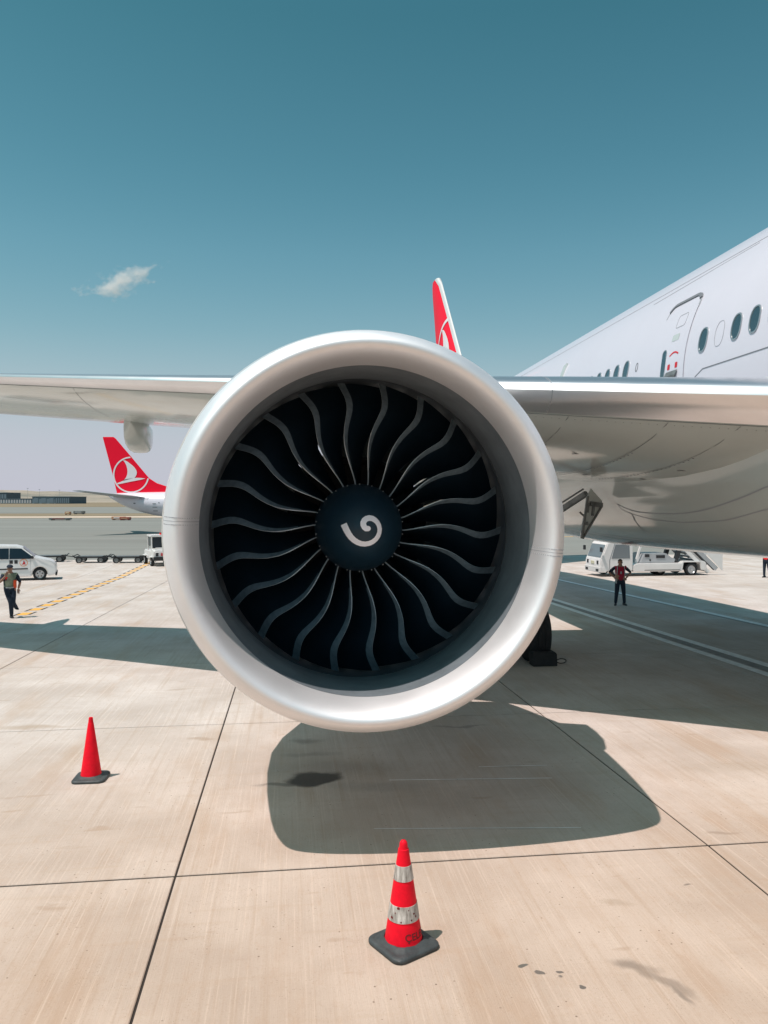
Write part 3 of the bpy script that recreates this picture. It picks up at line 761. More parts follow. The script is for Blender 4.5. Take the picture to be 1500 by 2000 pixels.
jb(elathe([(.387, 1.5735), (.55, 1.560), (.8, 1.556), (1.1, 1.575), (1.35, 1.605), (1.50, 1.625)], 128), 'inlet_duct', 'liner', cowl, smooth=True)
jb(elathe([(1.502, 1.626), (1.50, 1.645), (1.545, 1.650), (1.55, 1.63)], 128), 'rub_strip', 'rubstrip', cowl, smooth=40)
jb(elathe([(1.555, 1.632), (1.9, 1.652), (2.9, 1.655)], 128), 'fan_case', 'case', cowl, smooth=True)
# lip seams with rivets
for ang in (rad(176.5), rad(-6.5)):
    rows = []
    for (t, r) in lip_prof:
        rows.append([E(t-.002 if r > 1.70 else t, r+(.002 if r > 1.72 else -.002), ang+s*.0012) for s in (-1, 1)])
    jb(MB().grid(rows), 'lip_seam', 'seam2', cowl)
    rv = MB()
    for s in (-.018, .018):
        for i in range(1, len(lip_prof)-1):
            for u in (0, .5):
                t = lip_prof[i][0]*(1-u)+lip_prof[i+1][0]*u; r = lip_prof[i][1]*(1-u)+lip_prof[i+1][1]*u
                p = E(t, r, ang+s); rv.box(p-Vector((.0035,)*3), p+Vector((.0035,)*3))
    tag(jb(rv, 'rivets', 'seam2', cowl), kind='stuff')
# fan blades
FT = 1.62
OFFS = [(.285, .4), (.30, 0), (.39, -3.2), (.47, -5.4), (.56, -6.3), (.66, -5.0), (.74, -3.0), (.80, -1.6), (.86, -1.4), (.93, -2.6), (1.0, -4.2)]
def interp(tab, x):
    for (a, va), (b, vb) in zip(tab, tab[1:]):
        if x <= b: return va+(vb-va)*(x-a)/(b-a)
    return tab[-1][1]
def smooth_off(x): return sum(interp(OFFS, min(max(x+d, .285), 1))*w for d, w in ((-.035, .25), (0, .5), (.035, .25)))
def blade_mesh(phi0):
    R_ = 1.627*RS; NS, NC = 22, 9
    front, back = [], []
    for i in range(NS+1):
        u = .285+(1-.285)*i/NS; r = R_*u; off = rad(smooth_off(u))
        uu = (u-.285)/.715; chord = .34+.26*min(uu/.75, 1); stag = rad(12+52*uu**1.05)
        yle = FT+.10-.22*sin(pi*min(max((u-.285)/.715, 0), 1))+.03*u
        th = .030*(1-u)+.007
        fr, bk = [], []
        for j in range(NC+1):
            q = (j/NC)**1.6; camb = .10*chord*sin(pi*q)
            s_ = chord*(q*sin(stag))-camb*cos(stag)*.6; ax = chord*q*cos(stag)+camb*sin(stag)*.3
            tt = th*(.25+.75*sin(pi*min(q+.08, 1)))*.5
            ph = phi0+off+s_/r
            def pt(dph, da):
                p = ph+dph; return EC+EA*(yle+ax+da)+EU*(r*sin(p))+EW*(r*cos(p))
            fr.append(pt(-tt*cos(stag)/r, tt*sin(stag))); bk.append(pt(tt*cos(stag)/r, -tt*sin(stag)))
        front.append(fr); back.append(bk)
    m_ = MB(); n = NC+1
    rows = [f+b[::-1] for f, b in zip(front, back)]
    m_.grid(rows, 0, wrap=True)
    W_ = 2*n
    for fi in range(len(m_.f)):
        j = fi % W_
        i = fi//W_
        lim = 3 if i > 3 else 2
        if j < lim or j >= W_-1-lim: m_.mi[fi] = 1
        if j in (0, W_-1): m_.mi[fi] = 2
    m_.add(rows[-1], [tuple(range(W_))], 1)
    return m_
b0 = jb(blade_mesh(0), 'fan_blade', ['blade', 'bladele', 'bladeedge'], cowl, smooth=45)
Mo = Matrix.Translation(-(OFF+Vector((0, 0, JZ))))@Matrix.Translation(EC)
for k in range(22):
    ob = b0 if k == 0 else dup(b0)
    Rk = Matrix.Rotation(rad(175.6+k*360/22), 4, EA)
    # clockwise seen from the front
    ob.matrix_local = Mo@Rk@Mo.inverted()
# spinner
sp_prof = [(.92, .002), (.925, .04), (.945, .10), (.99, .175), (1.06, .25), (1.16, .325), (1.30, .395), (1.46, .445), (1.62, .475), (1.76, .49), (1.9, .495)]
spn = jb(elathe(sp_prof, 72), 'spinner', 'spinner', cowl, smooth=True)
def sp_t(r):
    for (t0_, r0_), (t1_, r1_) in zip(sp_prof, sp_prof[1:]):
        if r <= r1_: return t0_+(t1_-t0_)*(r-r0_)/(r1_-r0_)
    return 1.9
SPK = .00087                                    # metres per pixel of the close-up
def spq(x, y, off=.006):
    u, w = (x-774)*SPK, -(y-696)*SPK; r = math.hypot(u, w); return EC+EA*(sp_t(r)-off)+EU*u+EW*w
path = [(826,683,32),(800,683,33),(782,668,34),(769,640,35),(768,612,35),(782,585,35),(808,565,34),(845,556,34),(882,563,33),(915,582,32),(943,610,30),(962,645,29),(972,690,28),(968,735,28),(952,778,29),(925,815,29),(888,845,30),(845,864,30),(795,872,31),(745,867,32),(700,850,33),(660,824,34),(624,790,35),(594,748,36),(568,700,37),(550,660,38),(536,630,39)]
dense = []
for (a, b) in zip(path, path[1:]):
    for i in range(3): dense.append(tuple(a[k]*(1-i/3)+b[k]*i/3 for k in range(3)))
dense.append(path[-1]); rows = []
for i, (x, y, w) in enumerate(dense):
    a, b = dense[max(i-2, 0)], dense[min(i+2, len(dense)-1)]
    dx, dy = b[0]-a[0], b[1]-a[1]; l = math.hypot(dx, dy); nx, ny = -dy/l, dx/l
    rows.append([spq(x+nx*w*s, y+ny*w*s) for s in (-1, -.5, 0, .5, 1)])
m_ = MB().grid(rows); n0 = 16
m_.add([spq(826, 683, .0065)]+[spq(826+32*cos(2*pi*i/n0), 683+32*sin(2*pi*i/n0), .0065) for i in range(n0)], [(0, 1+i, 1+(i+1) % n0) for i in range(n0)])
jb(m_, 'spiral_marking', 'spiral', cowl)
for k in range(22):
    a = rad(8+k*360/22); p = E(1.63, .478, a)
    m_ = MB().tube(p, p-EA*.012+(EU*cos(a)+EW*sin(a))*.006, .0075, n=6)
    jb(m_, 'bolt', 'chrome', cowl)
# core cowl, guide vanes, exit
jb(elathe([(2.35, .76), (2.06, .765), (2.0, .785), (2.06, .812), (2.3, .83)], 64), 'core_inlet', 'dark', cowl, smooth=40)
jb(elathe([(1.9, .494), (2.9, .50), (2.92, .78), (2.35, .76)], 64), 'core_duct', 'dark', cowl, smooth=30)
jb(elathe([(2.3, .832), (3.0, .86), (4.0, 1.02), (5.0, 1.0), (6.0, .78), (7.0, .52), (7.0, .45), (5.5, .40), (2.4, .38)], 64), 'core_cowl', 'gear', cowl, smooth=40)
jb(elathe([(6.6, .38), (7.4, .22), (7.9, .02)], 32), 'exhaust_plug', 'gear', cowl, smooth=True)
NV = 40
m_ = MB(); rows = []
for i in range(7):
    r = .83+.82*i/6; rows.append([EC+EA*(2.62+.42*q)+EU*(r*sin(.05+.16*q*(1-.4*i/6)))+EW*(r*cos(.05+.16*q*(1-.4*i/6))) for q in (0, .33, .67, 1)])
m_.grid(rows); v0 = jb(m_, 'guide_vane', 'vane', cowl)
sol = v0.modifiers.new('solid', 'SOLIDIFY'); sol.thickness = .02
for k in range(NV):
    ob = v0 if k == 0 else dup(v0)
    ob.matrix_local = Mo@Matrix.Rotation(2*pi*k/NV, 4, EA)@Mo.inverted()
# strake on the inboard side and the pylon
a = rad(38)
m_ = MB(); sv = [E(t, r, a+da) for t, r in ((2.1, 2.02), (2.4, 2.25), (2.8, 2.37), (3.2, 2.41), (3.6, 2.40), (3.85, 1.9)) for da in (-.006, .006)]
m_.add(sv, [(0,2,4,6,8,10), (11,9,7,5,3,1)]+[(2*i_, 2*i_+1, (2*i_+3) % 12, (2*i_+2) % 12) for i_ in range(6)]); jb(m_, 'strake', 'vwhite', cowl)
m_ = MB(); pts = [(1.6, 2.0), (2.6, 2.25), (4.2, 2.35), (5.6, 2.2), (9.0, 1.2), (6.0, .6), (4.6, .9), (3.0, 1.7)]
m_.add([EC+EA*t+EW*z+EU*x for x in (-.22, .22) for t, z in pts], [tuple(range(8)), tuple(range(15, 7, -1))]+[(i, i+8, (i+1) % 8+8, (i+1) % 8) for i in range(8)])
jb(m_, 'pylon', 'vwhite', bevel=.05)
# second engine beyond the fuselage
def copy_engine():
    c = cowl.copy(); COL.objects.link(c); c.parent = jet; c.location = (2*(FX-EC.x)+0, 0, 0)
    for ch in list(cowl.children):
        if ch.name.split('.')[0] in ('rivets', 'bolt', 'lip_seam', 'guide_vane'): continue
        d = ch.copy(); COL.objects.link(d); d.parent = c
copy_engine()

# main landing gear
def wheel_at(cx_, cy_, cz_, R_=.66, w=.5):
    m_ = MB(); h = w/2
    prof = [(-h*.55, R_*.45), (-h*.9, R_*.55), (-h, R_*.78), (-h*.86, R_*.93), (-h*.6, R_*.99), (h*.6, R_*.99), (h*.86, R_*.93), (h, R_*.78), (h*.9, R_*.55), (h*.55, R_*.45)]
    prof = prof[:5]+[(-h*.42, R_), (-h*.38, R_*.975), (-h*.34, R_), (-h*.1, R_), (-h*.06, R_*.975), (-h*.02, R_), (h*.2, R_), (h*.24, R_*.975), (h*.28, R_)]+prof[5:]
    m_.lathe(prof, (cx_, cy_, cz_), 'x', 48); return m_
def gear(gx, gy, s):
    g0 = JZ*0+gz(*(Rz@Vector((gx, gy, 0))).xy)
    strut = MB(); strut.tube((gx, gy, g0+.75), (gx, gy, 4.6), .17, .22, 16); strut.tube((gx, gy-1.5, g0+.66), (gx, gy+1.5, g0+.66), .13, n=12)
    strut.tube((gx, gy-.1, g0+.9), (gx, gy-1.2, g0+.78), .05); gs = jb(strut, 'landing_gear', 'gear', smooth=40)
    for k in (-1, 0, 1):
        jb(MB().tube((gx-.7, gy+k*1.45, g0+.66), (gx+.7, gy+k*1.45, g0+.66), .08), 'axle', 'gear', gs)
        for q in (-1, 1):
            jb(wheel_at(gx+q*.7, gy+k*1.45, g0+.66), 'tyre', 'tyre', gs, smooth=40)
            hb_ = MB(); hb_.lathe([(-.14, .02), (-.14, .20), (-.08, .28), (-.08, .33), (.08, .33), (.08, .28), (.14, .2), (.14, .02)], (gx+q*.7, gy+k*1.45, g0+.66), 'x', 24)
            jb(hb_, 'rim', 'rim', gs, smooth=30)
    X = lambda x: gx+s*(x-4.5)
    br = MB(); br.bar((X(4.75), gy-.3, 2.25), (X(6.08), 15.95, 3.56), .11, .12); br.bar((X(4.85), gy-.35, 2.50), (X(6.0), 15.9, 3.66), .03, .04)
    jb(br, 'side_brace', 'gear', gs, bevel=.02)
    d = MB(); YD = 15.75
    tri = [(X(6.13), 3.66), (X(6.42), 3.40), (X(6.40), 3.28), (X(5.90), 2.60), (X(5.88), 2.72), (X(5.98), 3.15), (X(6.03), 3.48)]
    d.prism(tri, 0, .05, f=lambda x, y, z: (x, YD+y+.35*abs(x-X(5.9)), z)); jb(d, 'gear_door', 'belly', gs)
    q = lambda x, z, o=0: (X(x), YD-.03-o+.35*abs(x-5.9), z)
    d = MB(); d.bar(q(5.89, 2.60), q(6.04, 3.50), .03, .05); d.bar(q(6.41, 3.30), q(5.91, 2.60), .03, .04); d.bar(q(6.41, 3.30), q(6.10, 3.34), .04, .10)
    d.bar(q(6.20, 3.36), q(6.16, 3.08), .04, .05); d.bar(q(6.05, 3.36), q(6.02, 3.15), .04, .06); d.bar(q(5.97, 3.05), q(5.85, 3.16), .035, .035); d.bar(q(5.95, 2.92), q(6.03, 2.92), .06, .07); d.bar(q(6.42, 3.42), q(6.42, 3.26), .03, .04)
    jb(d, 'gear_door_frame', 'gear', gs)
GX, GY = 4.5, 18.3
gear(GX, GY, 1); gear(2*FX-GX, GY, -1)
nose = MB(); nose.tube((FX, -13.5, .6), (FX, -13.5, 2.7), .12, n=12); ng = jb(nose, 'nose_gear', 'gear')
for q in (-1, 1): jb(wheel_at(FX+q*.32, -13.5, .54, .54, .38), 'tyre', 'tyre', ng, smooth=40)

# chock in front of the main wheel
cp = Rz@Vector((GX+.72, GY-1.45-.62, 0)); chock = empty('wheel_chock', (cp.x, cp.y, gz(cp.x, cp.y)+.002), YAW, 'black rubber wheel chock against the front tyre behind the engine', 'chock')
MB().prism([(-.27, 0), (.27, 0), (.27, .26), (.23, .30), (-.23, .30), (-.27, .26)], -.16, .14, f=lambda x, y, z: (x, y+.12*z, z)).build('wedge', 'tyre', chock, bevel=.01)
m_ = MB(); pr = [Vector((.28+.11*(1-cos(2*pi*k/14)), -.05, .09+.05*sin(2*pi*k/14))) for k in range(15)]
for a_, b_ in zip(pr, pr[1:]): m_.tube(a_, b_, .012, n=6)
m_.build('rope_loop', 'vdark', chock)

# ------------------------------------------------------------------ second airliner (side on, beyond the taxiway)
D2 = 97.0; K2 = D2/1500
def q2(px, py): p = at(px, py, D2); return p.x, p.z
ox, oz = q2(560, 1000)
jet2 = empty('airliner', (ox, D2, ZF), 0, 'parked white airliner with red tail fin seen side on beyond the taxiway at left', 'airplane')
def S2(px, py, y=0): x, z = q2(px, py); return Vector((x-ox, y, z-ZF))
fsec = [(213, 966, 970, .35), (222, 963.5, 976, .75), (238, 962.5, 985.5, 1.05), (255, 962, 993, 1.3), (275, 961.5, 1000, 1.55), (300, 961, 1006, 1.75), (325, 960.5, 1010, 1.85), (345, 960.5, 1014, 1.88), (380, 960.5, 1018, 1.88), (640, 960.5, 1018, 1.88), (700, 962, 1018, 1.8), (735, 968, 1016, 1.45), (762, 981, 1011, .9), (772, 992, 1004, .3)]
rows = []
for (px, pt_, pb, w) in fsec:
    a, b = S2(px, pt_), S2(px, pb); zc = (a.z+b.z)/2; hh = (a.z-b.z)/2
    rows.append([Vector((a.x, w*cos(2*pi*i/32), zc+hh*sin(2*pi*i/32))) for i in range(32)])
m_ = MB().grid(rows, wrap=True); m_.add(rows[0], [tuple(range(32))]); m_.build('fuselage', 'white', jet2, smooth=True)
fo = [(201, 853.5), (222, 853.5), (226, 857), (255, 891), (291, 934), (306, 943.5), (327, 950.5), (345, 957), (352, 962), (229.5, 966), (220, 925)]
f2 = [(S2(*p).x, S2(*p).z) for p in fo]
fm = MB()
def in_poly(x, z, P_):
    r_ = False
    for (a, b), (c, d) in zip(P_, P_[1:]+P_[:1]):
        if (b > z) != (d > z) and x < (c-a)*(z-b)/(d-b)+a: r_ = not r_
    return r_
fm.prism(f2, -.14, .14); fin2 = fm.build('tail_fin', 'red', jet2, bevel=.05)
emblem_objs((S2(256.8, 927.4).x, S2(256.8, 927.4).z), 318/9.375*K2, lambda u, z: Vector((u, -.165, z)), fin2, lambda m_, nm, mm, pr: m_.build(nm, mm, pr), lambda u, z: in_poly(u, z, f2))
# stabiliser, wing, engine, gear of the second airliner
for sgn in (-1, 1):
    a, b, c, d = S2(268, 972), S2(232, 968), S2(178, 959), S2(190, 960.5)
    m_ = MB(); th = .16
    r0_ = [Vector((S2(300, 974).x, sgn*.9, S2(0, 973).z)), Vector((S2(226, 969).x, sgn*.8, S2(0, 970).z))]
    r1_ = [Vector((S2(206, 963).x, sgn*6.6, S2(0, 960.5 if sgn < 0 else 963).z)), Vector((S2(184, 962).x, sgn*6.8, S2(0, 960 if sgn < 0 else 963).z))]
    vs = []
    for (p, hgt) in ((r0_[0], .0), ((r0_[0]*.6+r0_[1]*.4), .22), (r0_[1], 0), (r1_[0], 0), ((r1_[0]*.6+r1_[1]*.4), .08), (r1_[1], 0)):
        vs += [p+Vector((0, 0, hgt+.02)), p-Vector((0, 0, hgt+.02))]
    m_.add(vs, [(0,2,8,6),(2,4,10,8),(1,7,9,3),(3,9,11,5),(0,6,7,1),(4,5,11,10),(6,8,9,7),(8,10,11,9)])
    m_.build('stabiliser', 'vgrey', jet2)  # darker grey stands in for the shade on the underside
for sgn in (-1, 1):
    m_ = MB(); zr, zt_ = S2(0, 1006).z, S2(0, 992).z
    v = [Vector((S2(560, 0).x, sgn*1.6, zr)), Vector((S2(445, 0).x, sgn*1.6, zr)), Vector((S2(425, 0).x, sgn*16.5, zt_)), Vector((S2(400, 0).x, sgn*16.5, zt_))]
    vs = [p+Vector((0, 0, h)) for p, hh in zip(v, (.15, .15, .05, .05)) for h in (hh, -hh)]
    m_.add(vs, [(0,2,6,4), (1,5,7,3), (0,4,5,1), (2,3,7,6), (4,6,7,5), (0,1,3,2)]); m_.build('wing', 'vgrey', jet2)
    e = MB(); e.lathe([(0, .75), (-.25, .9), (-1.2, 1.0), (-2.6, .85), (-3.4, .55), (-3.4, .4), (-.4, .7), (0, .75)], (S2(575, 0).x, sgn*4.8, S2(0, 1022).z), 'x', 28); e.build('engine', 'vgrey', jet2, smooth=40)
    for gxp, gyy in ((470, 2.8),):
        g = MB(); g.tube((S2(gxp, 0).x, sgn*gyy, .5), (S2(gxp, 0).x, sgn*gyy, 2.0), .12); go = g.build('landing_gear', 'gear', jet2)
        w_ = MB(); w_.lathe([(-.18, .2), (-.2, .45), (-.12, .56), (.12, .56), (.2, .45), (.18, .2)], (0, 0, 0), 'y', 24); w_.build('tyre', 'tyre', go, shift=(-S2(gxp, 0).x, -sgn*gyy, -.56))
g = MB(); g.tube((S2(735, 0).x, 0, .35), (S2(735, 0).x, 0, 1.6), .08); go = g.build('nose_gear', 'gear', jet2)
w_ = MB(); w_.lathe([(-.1, .15), (-.12, .3), (.12, .3), (.1, .15)], (0, 0, 0), 'y', 20); w_.build('tyre', 'tyre', go, shift=(-S2(735, 0).x, 0, -.3))
# small marks and registration
def text_obj(txt, size, m, parent, loc, rot, place=None, name='lettering', extr=.002, bold=0):
    cu = bpy.data.curves.new(name, 'FONT'); cu.body = txt; cu.size = size; cu.extrude = 0; cu.align_x = 'CENTER'; cu.offset = bold
    o = bpy.data.objects.new(name, cu); COL.objects.link(o)
    dg = bpy.context.evaluated_depsgraph_get(); me = bpy.data.meshes.new_from_object(o.evaluated_get(dg)); bpy.data.objects.remove(o)
    if place:
        bm = bmesh.new(); bm.from_mesh(me); bmesh.ops.triangulate(bm, faces=bm.faces)
        bmesh.ops.subdivide_edges(bm, edges=bm.edges, cuts=1)
        for v in bm.verts: v.co = place(v.co.x, v.co.y)
        bm.to_mesh(me); bm.free()
    me.materials.clear(); ob = link(name, me, m, parent)
    if not place: ob.location = loc; ob.rotation_euler = rot
    return ob
MT['faint'] = mat('faint_lettering', (.42, .43, .46), .5)
fus2 = [c for c in jet2.children if c.name.startswith('fuselage')][0]
def side2(px, py):
    p = S2(px, py)
    for i in range(len(fsec)-1):
        if fsec[i][0] <= px <= fsec[i+1][0]: break
    u = (px-fsec[i][0])/(fsec[i+1][0]-fsec[i][0]); pt_, pb, w = [fsec[i][k]*(1-u)+fsec[i+1][k]*u for k in (1, 2, 3)]
    c = (pt_+pb)/2; s_ = (c-py)/((pb-pt_)/2); return Vector((p.x, -w*math.sqrt(max(1-s_*s_, 0))-.02, p.z))
text_obj('TC-JHF', 1, 'faint', fus2, None, None, place=lambda x, y: side2(288+x*6.5, 976-y*6.5), name='registration')
for (a_, b_, c_, d_) in ((306, 983, 313, 984.2), (317, 981, 320, 982.2), (306, 990, 315, 991), (306, 997, 315, 998.2), (268, 982, 272, 984)):
    MB().add([side2(a_, b_), side2(c_, b_), side2(c_, d_), side2(a_, d_)], [(0,1,2,3)]).build('hatch_mark', 'seam', fus2)

# ------------------------------------------------------------------ cones
def cone_thing(px, py, h, rb, rt, banded, yaw, base, label, lean=0):
    g = G(px, py); r = empty('traffic_cone', (g.x, g.y, g.z+.001), yaw, label, 'traffic cone', 'traffic cones on the apron')
    # base: rounded square with a raised centre
    m_ = MB(); rows = []
    def sq(s, z, rr, n=8):
        out = []
        for cx_, cy_, a0 in ((1,1,0),(-1,1,90),(-1,-1,180),(1,-1,270)):
            for i in range(n+1):
                a = rad(a0+90*i/n); out.append(Vector((cx_*(s-rr)+rr*cos(a), cy_*(s-rr)+rr*sin(a), z)))
        return out
    s = base/2
    wob = lambda P_: [v+Vector((0, 0, .003*sin(v.x*17+v.y*9))) for v in P_]
    n = 36
    circ = lambda R_, z: [Vector((R_*cos(2*pi*(i+.0)/36+rad(0)), R_*sin(2*pi*i/36), z)) for i in range(36)]
    S_ = [sq(s-.006, 0, .075), sq(s, .008, .08), sq(s, .026, .08), sq(s-.010, .036, .075), sq(s-.035, .040, .06)]
    def circ_m(R_, z):
        out = []
        for v in sq(s, 0, .08):
            a = math.atan2(v.y, v.x); out.append(Vector((R_*cos(a), R_*sin(a), z)))
        return out
    rows = S_+[circ_m(rb+.040, .044), circ_m(rb+.022, .062), circ_m(rb+.004, .064), circ_m(rb-.01, .03)]
    m_.grid(rows, wrap=True); m_.build('base', 'rubber', r, smooth=50)
    z0 = .05
    R_ = lambda z: rb+(rt-rb)*(z-z0)/(h-z0)
    m_ = MB()
    prof = [(z0, R_(z0))]
    if banded:
        for z in (.1, .2, .3, .4, .5, .6): prof.append((z, R_(z)))
        prof += [(h*.915, R_(h*.915)), (h*.918, R_(h*.915)-.007), (h*.955, .031), (h*.975, .028), (h*.992, .018), (h, .004)]
    else:
        for z in (.1, .2, .3, .4, .5, .6): prof.append((z, R_(z)))
        prof += [(h-.07, R_(h-.07)), (h-.068, R_(h-.07)-.003), (h, rt), (h-.004, rt-.008), (h-.06, rt-.006)]
    m_.lathe(prof, n=40); body = m_.build('cone_body', 'cone', r, smooth=40)
    if banded:
        for (a_, b_) in ((.275, .418), (.637, .772)):
            z1, z2 = h*a_, h*b_
            MB().lathe([(z1, R_(z1)), (z1, R_(z1)+.0035), (z2, R_(z2)+.0035), (z2, R_(z2))], n=40).build('reflective_band', 'band', r, smooth=40)
        # torn spots of the sleeve
        rr = random.Random(5)
        for (aa, zz, sz) in ((-112, .405, .012), (-140, .31, .013), (-60, .30, .009), (-48, .35, .010), (-100, .29, .007), (-40, .32, .010), (-70, .39, .006), (-125, .36, .006)):
            a_ = rad(aa)-yaw; z = h*zz; R1_ = R_(z)+.0045; v = []
            for i in range(8): 
                t_ = 2*pi*i/8; q_ = sz*(.6+.6*rr.random()); aa_ = a_+q_*cos(t_)/R1_; v.append(Vector((R1_*cos(aa_), R1_*sin(aa_), z+q_*sin(t_))))
            MB().add(v, [tuple(range(8))]).build('torn_spot', 'stencil', r)
    return r, R_, h
g1, RR, H1 = cone_thing(788, 1845, .81, .145, .03, True, rad(36), .43, 'red and white banded traffic cone nearest the camera, on a worn black base')
# faded stencil on the bottom band, wrapped round the cone
def wrap(x, y):
    z = .098+y; R_ = RR(z)+.0022; a = rad(-36)-rad(36)+x/R_; return Vector((R_*cos(a), R_*sin(a), z))
text_obj('ÇELEBİ', .072, 'stencil', g1, None, None, place=lambda x, y: wrap(x*1.05, y), name='stencil_lettering', bold=.001)
cone_thing(178, 1521, .765, .125, .024, False, rad(6), .40, 'plain red traffic cone with a cut tip standing alone at the left')

# ------------------------------------------------------------------ people
def person(px, py, height, face, joints, segs, label, extras):
    g = G(px, py); r = empty('person', (g.x, g.y, g.z+.002), face, label, 'person', None)
    k = height/1.75
    joints = {n: (v[0], tuple(q*1.14 for q in v[1]) if isinstance(v[1], tuple) else v[1]*(1.22 if n[:3] in ('hip', 'kne', 'ank') else 1.08)) for n, v in joints.items()}
    names = list(joints); vs = [Vector(joints[n][0])*k for n in names]; idx = {n: i for i, n in enumerate(names)}
    me = bpy.data.meshes.new('body'); me.from_pydata(vs, [(idx[a], idx[b]) for a, b, m_ in segs], [])
    o = bpy.data.objects.new('body', me); COL.objects.link(o)
    sk = o.modifiers.new('skin', 'SKIN'); sk.use_smooth_shade = True
    for i, n in enumerate(names):
        d = me.skin_vertices[0].data[i]; rr = joints[n][1]
        d.radius = (rr[0]*k, rr[1]*k) if isinstance(rr, tuple) else (rr*k, rr*k); d.use_root = (n == 'pelvis')
    sb = o.modifiers.new('sub', 'SUBSURF'); sb.levels = 2; sb.render_levels = 2
    dg = bpy.context.evaluated_depsgraph_get(); nm = bpy.data.meshes.new_from_object(o.evaluated_get(dg)); bpy.data.objects.remove(o)
    mats = []
    for a, b, m_ in segs:
        if m_ not in mats: mats.append(m_)
    nm.materials.clear()
    for m_ in mats: nm.materials.append(MT[m_])
    SG = [(vs[idx[a]], vs[idx[b]], mats.index(m_)) for a, b, m_ in segs]
    for p in nm.polygons:
        c = p.center; best = None
        for a, b, mi in SG:
            ab = b-a; t = min(max((c-a).dot(ab)/max(ab.length_squared, 1e-9), 0), 1); d = (c-(a+ab*t)).length
            if best is None or d < best[0]: best = (d, mi)
        p.material_index = best[1]; p.use_smooth = True
    ob = link('body', nm, None, r)
    extras(r, k, joints)
    return r
def head_bits(r, k, hd, hair='hair', cap=None, fwd=Vector((0, -1, 0))):
    c = Vector(hd)*k
    def ell(name, ctr, rad_, m_, cut=None):
        bm = bmesh.new(); bmesh.ops.create_uvsphere(bm, u_segments=16, v_segments=10, radius=1)
        for v in bm.verts: v.co = Vector((v.co.x*rad_[0], v.co.y*rad_[1], v.co.z*rad_[2]))*k
        if cut is not None: bmesh.ops.delete(bm, geom=[v for v in bm.verts if cut(v.co)], context='VERTS')
        me = bpy.data.meshes.new(name); bm.to_mesh(me); bm.free()
        o = link(name, me, m_, r); o.location = ctr; o.data.polygons.foreach_set('use_smooth', [True]*len(me.polygons)); return o
    ell('hair', c+Vector((0, .012, .03))*k, (.088, .105, .098), hair, cut=lambda v: v.y < -.045*k and v.z < .045*k or v.z < -.03*k)
    ell('nose', c+Vector((0, -.098, -.015))*k, (.012, .018, .022), 'skin')
    for s in (-1, 1):
        ell('ear', c+Vector((s*.08, .0, -.01))*k, (.012, .02, .03), 'skin'); ell('eye', c+Vector((s*.03, -.088, .012))*k, (.010, .008, .007), 'vdark')
    if cap:
        ell('cap', c+Vector((0, .0, .055))*k, (.10, .115, .085), cap, cut=lambda v: v.z < -.02*k)
        MB().prism([(-.07, 0), (.07, 0), (.05, .012), (-.05, .012)], -.19, -.08).build('cap_brim', cap, r, shift=-(c+Vector((0, 0, .045))*k))
def hand(r, k, w, dirv, side, curl=.5):
    w = Vector(w)*k; d = Vector(dirv).normalized(); a = Vector((0, 0, 1)) if abs(d.z) < .8 else Vector((0, 1, 0)); s = d.cross(a).normalized(); n = s.cross(d)
    m_ = MB()
    m_.bar(w, w+d*.085*k, .03*k, .075*k, up=tuple(s))
    for i, L_ in enumerate((.062, .075, .08, .07)):
        b = w+d*.08*k+s*(i-1.5)*.019*k; m1 = b+d*L_*.55*k-n*.006*k; m2 = m1+(d-n*curl*1.4).normalized()*L_*.5*k
        m_.tube(b, m1, .0095*k, .0085*k, 6); m_.tube(m1, m2, .0085*k, .006*k, 6)
    b = w+d*.02*k+s*.03*k; m1 = b+(d+s*.8).normalized()*.04*k; m_.tube(b, m1, .012*k, .010*k, 6); m_.tube(m1, m1+(d+s*.1).normalized()*.03*k, .010*k, .007*k, 6)
    m_.build('hand', 'skin', r, smooth=40)
def shoe(r, k, p, yaw=0):
    p = Vector(p)*k; m_ = MB(); M_ = Matrix.Translation(p)@Matrix.Rotation(yaw, 4, 'Z')
    out = [(-.045, .09), (.045, .09), (.052, -.06), (.04, -.16), (0, -.19), (-.04, -.16), (-.052, -.06)]; n = len(out)
    vs = [M_@Vector((x*k, y*k, 0)) for x, y in out]+[M_@Vector((x*.8*k, y*.9*k, (.10 if y > -.05 else .05)*k)) for x, y in out]
    m_.add(vs, [tuple(range(n-1, -1, -1)), tuple(range(n, 2*n))]+[(i, (i+1) % n, n+(i+1) % n, n+i) for i in range(n)]); m_.build('shoe', 'shoe', r, bevel=.012*k, smooth=50)

